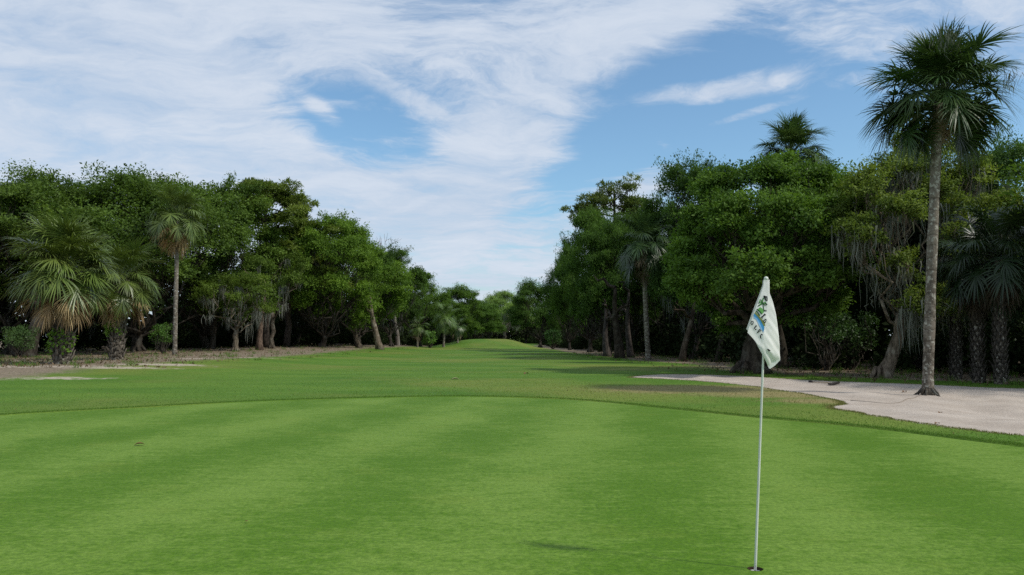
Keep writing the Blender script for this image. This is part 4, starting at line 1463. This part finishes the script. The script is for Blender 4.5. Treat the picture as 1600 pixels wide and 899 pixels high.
for side, poly, n in (('left', LIT_L, 26000), ('right', LITTER_SHADE_R, 16000)):
    if side == 'left':
        y = 38 + rng.random(n) ** 1.6 * 70
        x = -rng.uniform(8, 46, n) * (y / 55) ** 0.2
    else:
        y = 28 + rng.random(n) ** 1.4 * 55
        x = rng.uniform(5, 26, n)
    dd_, in_ = seg_dist(poly, x, y)
    m_ = (in_ & (rng.random(n) < 0.3 + 0.1 * dd_)) | (~in_ & (dd_ < 2.5) & (rng.random(n) < 0.25))
    m_ &= bunker_sd(x, y) > 0.3
    P = np.stack([x, y, height(x, y) + 0.03], -1)[m_]
    lv, lq, lt = leaf_quads(P, np.tile([0, 0, 1.0], (len(P), 1)), 0.13, rng, 1, 0.5, 1.0, np.full(len(P), 0.35), 0.1, 0.4, 0.3)
    lv[:, 2] = np.maximum(lv[:, 2], height(lv[:, 0], lv[:, 1]) + 0.028)
    o = obj('leaf_litter', mesh_np('leaf_litter', lv, None, lq, MAT['palm_dead_leaf'], False, {'tint': lt}), color=(0.75, 0.65, 0.6))
    o['kind'] = 'stuff'
    o['label'] = 'fallen leaves scattered along the edge of the %s wood' % side
    c_ = P[rng.integers(0, len(P), 500)]
    W2 = (c_[:, None, :] + rng.normal(0, 0.13, (500, 22, 3)) * np.array([1, 1, 0])).reshape(-1, 3)
    W2[:, 2] = height(W2[:, 0], W2[:, 1]) + 0.02
    blades('weeds', 'scattered tufts of weeds along the %s wood edge' % side, W2, 0.22, 0.012, 'grass_blade', 9, 0.25)

# ------------------------------------------------------------------ flagstick, flag, cup
hx, hy = float(HOLE[0]), float(HOLE[1])
ztop = ZY(437, hy)
xtop = X(1197, hy, ztop)
fs = bpy.data.objects.new('flagstick', None)
C.objects.link(fs)
fs.location = (hx, hy, 0)
tag(fs, 'thin white flagstick standing in the cup', 'flagstick')
mb = MB()
dxp = xtop - hx


def pole(z):
    return np.array([dxp * z / ztop, 0, z])


mb.tube([pole(z) for z in np.linspace(-0.10, ztop, 14)], np.linspace(0.0105, 0.0075, 14), 10)
obj('pole', mb.mesh('pole', MAT['stick_paint'], True), fs)
mb = MB()
t = np.linspace(-1, 1, 9)
mb.tube([pole(ztop) + (0, 0, 0.006 + 0.017 * s) for s in t], np.sqrt(np.maximum(0.02, 1 - t * t)) * 0.017, 12)
obj('knob', mb.mesh('knob', MAT['stick_paint'], True), fs)

# cup: a white liner sunk into the soil
mb = MB()
a = np.arange(32) * 2 * np.pi / 32
ring = lambda r, z: np.stack([np.cos(a) * r, np.sin(a) * r, 0 * a + z], -1)
vv = np.concatenate([ring(0.0562, -0.022), ring(0.0535, -0.022), ring(0.0535, -0.12), ring(0.0562, -0.12)])
qq = []
for l in range(3):
    for k in range(32):
        qq.append([l * 32 + k, l * 32 + (k + 1) % 32, (l + 1) * 32 + (k + 1) % 32, (l + 1) * 32 + k])
mb.add(vv, None, qq)
fl = np.concatenate([ring(0.0535, -0.118), [[0, 0, -0.118]]])
mb.add(fl, [[k, (k + 1) % 32, 32] for k in range(32)])
cup = bpy.data.objects.new('golf_cup', None)
C.objects.link(cup)
cup.location = (hx, hy, 0)
tag(cup, 'hole cup with pale rim at the foot of the flagstick', 'golf hole')
obj('liner', mb.mesh('liner', MAT['cup_liner'], True), cup)
mb = MB()
vv = np.concatenate([ring(0.0575, 0.002), ring(0.0555, -0.001), ring(0.0562, -0.024)])
qq = [[l * 32 + k, (l + 1) * 32 + k, (l + 1) * 32 + (k + 1) % 32, l * 32 + (k + 1) % 32] for l in range(2) for k in range(32)]
mb.add(vv, None, qq)
obj('soil_rim', mb.mesh('soil_rim', MAT['soil'], True), cup)

# flag cloth: traced outline, draped in depth round the pole
SC = hy / F


def fl_xz(px, py):
    z = ZY(py, hy)
    return np.array([X(px, hy, z) - hx, z])


def poly_at(pts, t):
    pts = np.array(pts, float)
    s = np.concatenate([[0], np.cumsum(np.hypot(*np.diff(pts, axis=0).T))])
    return np.stack([np.interp(t * s[-1], s, pts[:, 0]), np.interp(t * s[-1], s, pts[:, 1])], -1)


LE = [(1192.6, 437.5), (1192, 446), (1186, 463), (1178.5, 482), (1172, 500), (1165, 520)]
RE = [(1201.5, 437.5), (1200.8, 459), (1206, 472), (1210.5, 492), (1214, 515), (1216.5, 540), (1218, 563)]
BE = [(1165, 520), (1173, 529), (1181, 540), (1190, 558), (1201.5, 577), (1209, 572), (1218, 563)]
TE = [(1192.6, 437.5), (1201.5, 437.5)]


def depth(px, py):
    """how far the cloth stands towards the viewer (metres)"""
    s = np.clip((py - 440) / 130, 0, 1)
    pole_x = 1197 - (py - 437) * 17 / 453
    fold = 1199.5 - np.clip(py - 458, 0, 200) * 0.155        # the crease between printed and plain half
    w = px - fold
    left = np.clip(-w, 0, 60)
    right = np.clip(w, 0, 60)
    d = 0.014 + 0.075 * s - left * 0.0008 * (0.3 + s)
    d = d - right * 0.0021 * (0.4 + 0.6 * s) + 0.010 * s * np.sin(np.clip(right / 22, 0, 1) * np.pi * 0.9)
    d = d + s * (0.0035 * np.sin(px * 0.30 - py * 0.20 + 1) + 0.0022 * np.sin(px * 0.55 - py * 0.42) * np.clip(right / 8, 0, 1) + 0.004 * np.sin(px * 0.12 + py * 0.05))
    # turned-up lower corner
    lip = (py - 545) - (1218 - px) * -0.0 - (px - 1190) * 0.55
    d = d - 0.0022 * np.clip(lip, 0, 30)
    return np.maximum(d, 0.012)


nu, nv = 36, 64
uu, vv_ = np.meshgrid(np.linspace(0, 1, nu), np.linspace(0, 1, nv), indexing='ij')
Lp, Rp, Bp, Tp = poly_at(LE, vv_), poly_at(RE, vv_), poly_at(BE, uu), poly_at(TE, uu)
U, W_ = uu[..., None], vv_[..., None]
P00, P10, P01, P11 = np.array(LE[0]), np.array(RE[0]), np.array(LE[-1]), np.array(RE[-1])
coons = (1 - U) * Lp + U * Rp + (1 - W_) * Tp + W_ * Bp - ((1 - U) * (1 - W_) * P00 + U * (1 - W_) * P10 + (1 - U) * W_ * P01 + U * W_ * P11)


def cloth_pts(PX, extra=0.0):
    px, py = PX[..., 0], PX[..., 1]
    z = EYE + hy * np.tan(PT + np.arctan((449.5 - py) / F))
    x = (px - 800) / F * (hy * math.cos(PT) + (z - EYE) * math.sin(PT)) - hx
    return np.stack([x, -(depth(px, py) + extra), z], -1)


FV = cloth_pts(coons)
# the far half: behind the pole, a little narrower
pxb = 1197 - (coons[..., 1] - 437) * 17 / 453
bk = coons.copy()
bk[..., 0] = pxb + (coons[..., 0] - pxb) * 0.92
bk[..., 1] = 437.5 + (coons[..., 1] - 437.5) * 0.93
BV = cloth_pts(bk)
BV[..., 1] = 0.014 + 0.35 * (-FV[..., 1]) * (0.5 + 0.5 * np.sin(uu * 3.1))
# right-hand edge wraps round from front to back
i, j = np.meshgrid(np.arange(nu - 1), np.arange(nv - 1), indexing='ij')
Qf = np.stack([i * nv + j, i * nv + j + 1, (i + 1) * nv + j + 1, (i + 1) * nv + j], -1).reshape(-1, 4)
nF = nu * nv
Qb = Qf[:, ::-1] + nF
jj = np.arange(nv - 1)
Qs = np.stack([(nu - 1) * nv + jj, (nu - 1) * nv + jj + 1, nF + (nu - 1) * nv + jj + 1, nF + (nu - 1) * nv + jj], -1)
fm = mesh_np('flag', np.concatenate([FV.reshape(-1, 3), BV.reshape(-1, 3)]), None, np.concatenate([Qf, Qb, Qs]), MAT['flag_cloth'], True)
flag = bpy.data.objects.new('flag', None)
C.objects.link(flag)
flag.location = (hx, hy, 0)
tag(flag, 'white cloth flag with green and blue emblem drooping from the stick', 'flag')
obj('cloth', fm, flag)
mb = MB()
mb.tube([pole(z) for z in (ztop - 0.11, ztop - 0.07, ztop - 0.03, ztop - 0.008)], [0.0145, 0.0145, 0.0145, 0.0145], 10, False)
obj('sleeve', mb.mesh('sleeve', MAT['flag_cloth'], True), flag)

# print on the flag, in picture space of the traced cloth (z1: detail coordinates)
z1 = lambda x, y: (1155 + x / 8.986, 430 + y / 8.986)


def stroke(mb, pts, w):
    pts = np.array([z1(*p) for p in pts], float)
    pp = poly_at(pts, np.linspace(0, 1, max(4, 4 * len(pts))))
    tn = unit(np.gradient(pp, axis=0))
    nn = np.stack([-tn[:, 1], tn[:, 0]], -1) * w / 8.986 * 0.62
    a, b = cloth_pts(pp - nn, 0.0025), cloth_pts(pp + nn, 0.0025)
    m = len(pp)
    mb.add(np.concatenate([a, b]), None, [[k, k + 1, m + k + 1, m + k] for k in range(m - 1)])


def area(mb, left, right, extra=0.0018, n=14, k=6):
    A = poly_at([z1(*p) for p in left], np.linspace(0, 1, n))
    B = poly_at([z1(*p) for p in right], np.linspace(0, 1, n))
    f = np.linspace(0, 1, k)[:, None, None]
    Gd = A[None] * (1 - f) + B[None] * f
    v = cloth_pts(Gd, extra).reshape(-1, 3)
    mb.add(v, None, [[i_ * n + j_, i_ * n + j_ + 1, (i_ + 1) * n + j_ + 1, (i_ + 1) * n + j_] for i_ in range(k - 1) for j_ in range(n - 1)])


def put(name, mat, strokes=(), areas=()):
    mb = MB()
    for p, w in strokes:
        stroke(mb, p, w)
    for l, r in areas:
        area(mb, l, r)
    obj(name, mb.mesh(name, MAT[mat]), flag)


put('emblem_river', 'print_blue', areas=[([(176, 578), (215, 610), (245, 660), (275, 735), (300, 812)], [(192, 540), (240, 585), (285, 640), (310, 700), (322, 745)])])
put('emblem_foam', 'print_light_blue', strokes=[([(180, 590), (222, 622), (250, 680), (285, 770)], 16)])
put('emblem_bank', 'print_olive', strokes=[([(200, 528), (245, 580), (290, 640), (325, 715)], 20)])
put('emblem_hill', 'print_green', areas=[([(238, 492), (250, 470), (272, 452)], [(285, 555), (318, 530), (312, 480)])],
    strokes=[([(290, 395), (262, 362)], 12), ([(300, 380), (318, 328)], 12), ([(310, 400), (352, 382)], 12), ([(262, 420), (300, 400)], 10)])
put('emblem_palm', 'print_dark_green', strokes=[
    ([(225, 480), (262, 512), (292, 552)], 13), ([(310, 405), (318, 450), (325, 520)], 9), ([(306, 402), (275, 380), (252, 400)], 12), ([(306, 402), (290, 360), (272, 345)], 10),
    ([(306, 402), (312, 350), (330, 318)], 10), ([(308, 402), (345, 395), (368, 425)], 16), ([(306, 402), (330, 420), (345, 432)], 10), ([(306, 402), (268, 428), (240, 440)], 10),
    ([(215, 505), (245, 540), (262, 575)], 14)])
for _st in [
        [([(325, 296), (374, 312)], 13), ([(330, 300), (350, 355), (372, 366)], 13), ([(352, 312), (350, 345)], 9), ([(372, 300), (372, 362)], 10)],   # A
        [([(285, 598), (338, 552)], 14), ([(282, 588), (300, 612)], 9), ([(324, 545), (345, 566)], 9)],                                             # I
        [([(328, 498), (360, 508)], 11)],
        [([(315, 640), (345, 622), (352, 640)], 9), ([(318, 672), (345, 655)], 11), ([(310, 640), (325, 690)], 8)],
        [([(140, 672), (150, 650), (168, 652), (172, 672), (160, 696), (142, 694), (140, 672)], 8)],                                                 # O
        [([(212, 712), (184, 748)], 11), ([(184, 748), (200, 770), (212, 760)], 8), ([(205, 705), (220, 722)], 6)],                                  # L
        [([(255, 762), (228, 808)], 11), ([(250, 760), (272, 782), (266, 792)], 8), ([(240, 784), (254, 796)], 7), ([(220, 800), (236, 816)], 6)],   # F
        [([(292, 842), (278, 832), (264, 850), (264, 880), (272, 892)], 10)]]:                                                                      # C
    put('emblem_letter', 'print_black', strokes=_st)
put('corner_mark', 'print_black', areas=[([(345, 1034), (360, 1052), (378, 1074)], [(362, 1034), (385, 1046), (402, 1056)])])

# ------------------------------------------------------------------ bunker rake, cord, fallen leaves
ax, ay = GXY(1267, 597.3)
bx_, by_ = GXY(1303, 600.5)
rk = bpy.data.objects.new('bunker_rake', None)
C.objects.link(rk)
zr = float(sand_h(np.array([bx_]), np.array([by_]))[0])
za = float(sand_h(np.array([ax]), np.array([ay]))[0])
rk.location = (bx_, by_, zr)
tag(rk, 'rake with a black head lying at the far side of the bunker', 'rake')
mb = MB()
hv = np.array([ax - bx_, ay - by_, za - zr + 0.03])
mb.tube([(0, 0, 0.07), hv * 0.5 + (0, 0, 0.05), hv * 0.94], [0.018] * 3, 8)
obj('handle', mb.mesh('handle', MAT['rake_wood'], True), rk)
mb = MB()
mb.tube([hv * 0.93, hv * 1.0 + (0, 0, 0.01), hv * 1.09], [0.03, 0.045, 0.035], 8)
obj('grip', mb.mesh('grip', MAT['rake_black'], True), rk)
mb = MB()
hd = unit(np.array([0.78, 0.62, 0.0]))
mb.tube([-hd * 0.36 + (0, 0, 0.06), (0, 0, 0.07), hd * 0.36 + (0, 0, 0.09)], [0.035, 0.045, 0.035], 8)
obj('head', mb.mesh('head', MAT['rake_black'], True), rk)
tm = MB()
tm.tube([(0, 0, 0.05), (0, 0, -0.03)], [0.014, 0.006], 5)
tooth = tm.mesh('tooth', MAT['rake_black'])
for k in range(10):
    p = hd * (-0.33 + 0.66 * k / 9)
    obj('tooth', tooth, rk, (p[0], p[1], 0.03))

cpts = [GXY(*p) for p in [(1329, 627), (1352, 628.3), (1380, 629.3), (1403, 628), (1420, 623.5), (1432, 619.8), (1441, 618.3)]]
cp_ = catmull(cpts, 6, False)
mb = MB()
mb.tube(np.stack([cp_[:, 0], cp_[:, 1], sand_h(cp_[:, 0], cp_[:, 1]) + 0.004], -1), 0.012, 6)
tag(obj('cord', mb.mesh('cord', MAT['cord_brown'], True)), 'thin dark cord snaking over the sand to the tall palm', 'cord')


def fallen(label, px, py, size, mat, seed, on=None):
    rng = np.random.default_rng(seed)
    x, y = GXY(px, py)
    z = gz(x, y) - 0.024 if on is None else float(on(np.array([x]), np.array([y]))[0])
    n = 9
    t = np.linspace(0, 1, n)
    w = np.sin(t * np.pi) ** 0.8 * 0.28 * size
    curl = 0.12 * size * np.sin(t * 3.0) + 0.012
    a = rng.uniform(0, 3.14) * 0.3
    L = np.stack([(t - .5) * size, -w, curl + w * 0.4], -1)
    M_ = np.stack([(t - .5) * size, 0 * w, curl], -1)
    Rr = np.stack([(t - .5) * size, w, curl + w * 0.4], -1)
    v = np.concatenate([L, M_, Rr])
    q2 = [[k, k + 1, n + k + 1, n + k] for k in range(n - 1)] + [[n + k, n + k + 1, 2 * n + k + 1, 2 * n + k] for k in range(n - 1)]
    o = obj('fallen_leaf', mesh_np('fallen_leaf', v, None, q2, MAT[mat]), None, (x, y, z), (0, 0, a))
    tag(o, label, 'leaf')


fallen('dry brown leaf lying on the left of the green', 218, 696.5, 0.16, 'fallen_leaf', 1)
fallen('tiny dark leaf lying on the lower left of the green', 385, 817, 0.035, 'fallen_leaf', 2)
fallen('pale dry leaf on the fairway beyond the green', 711, 594, 0.35, 'pale_leaf', 3)
fallen('dark leaf on the fairway below the mound', 822, 585, 0.32, 'fallen_leaf', 4)
fallen('brown leaf on the sand below the tall palm', 1469, 645.5, 0.16, 'fallen_leaf', 5, sand_h)
fallen('brown leaf on the near side of the bunker', 1464, 664.5, 0.14, 'fallen_leaf', 6, sand_h)
fallen('dark leaf near the back of the bunker left of the tall palm', 1413, 609, 0.22, 'fallen_leaf', 7, sand_h)
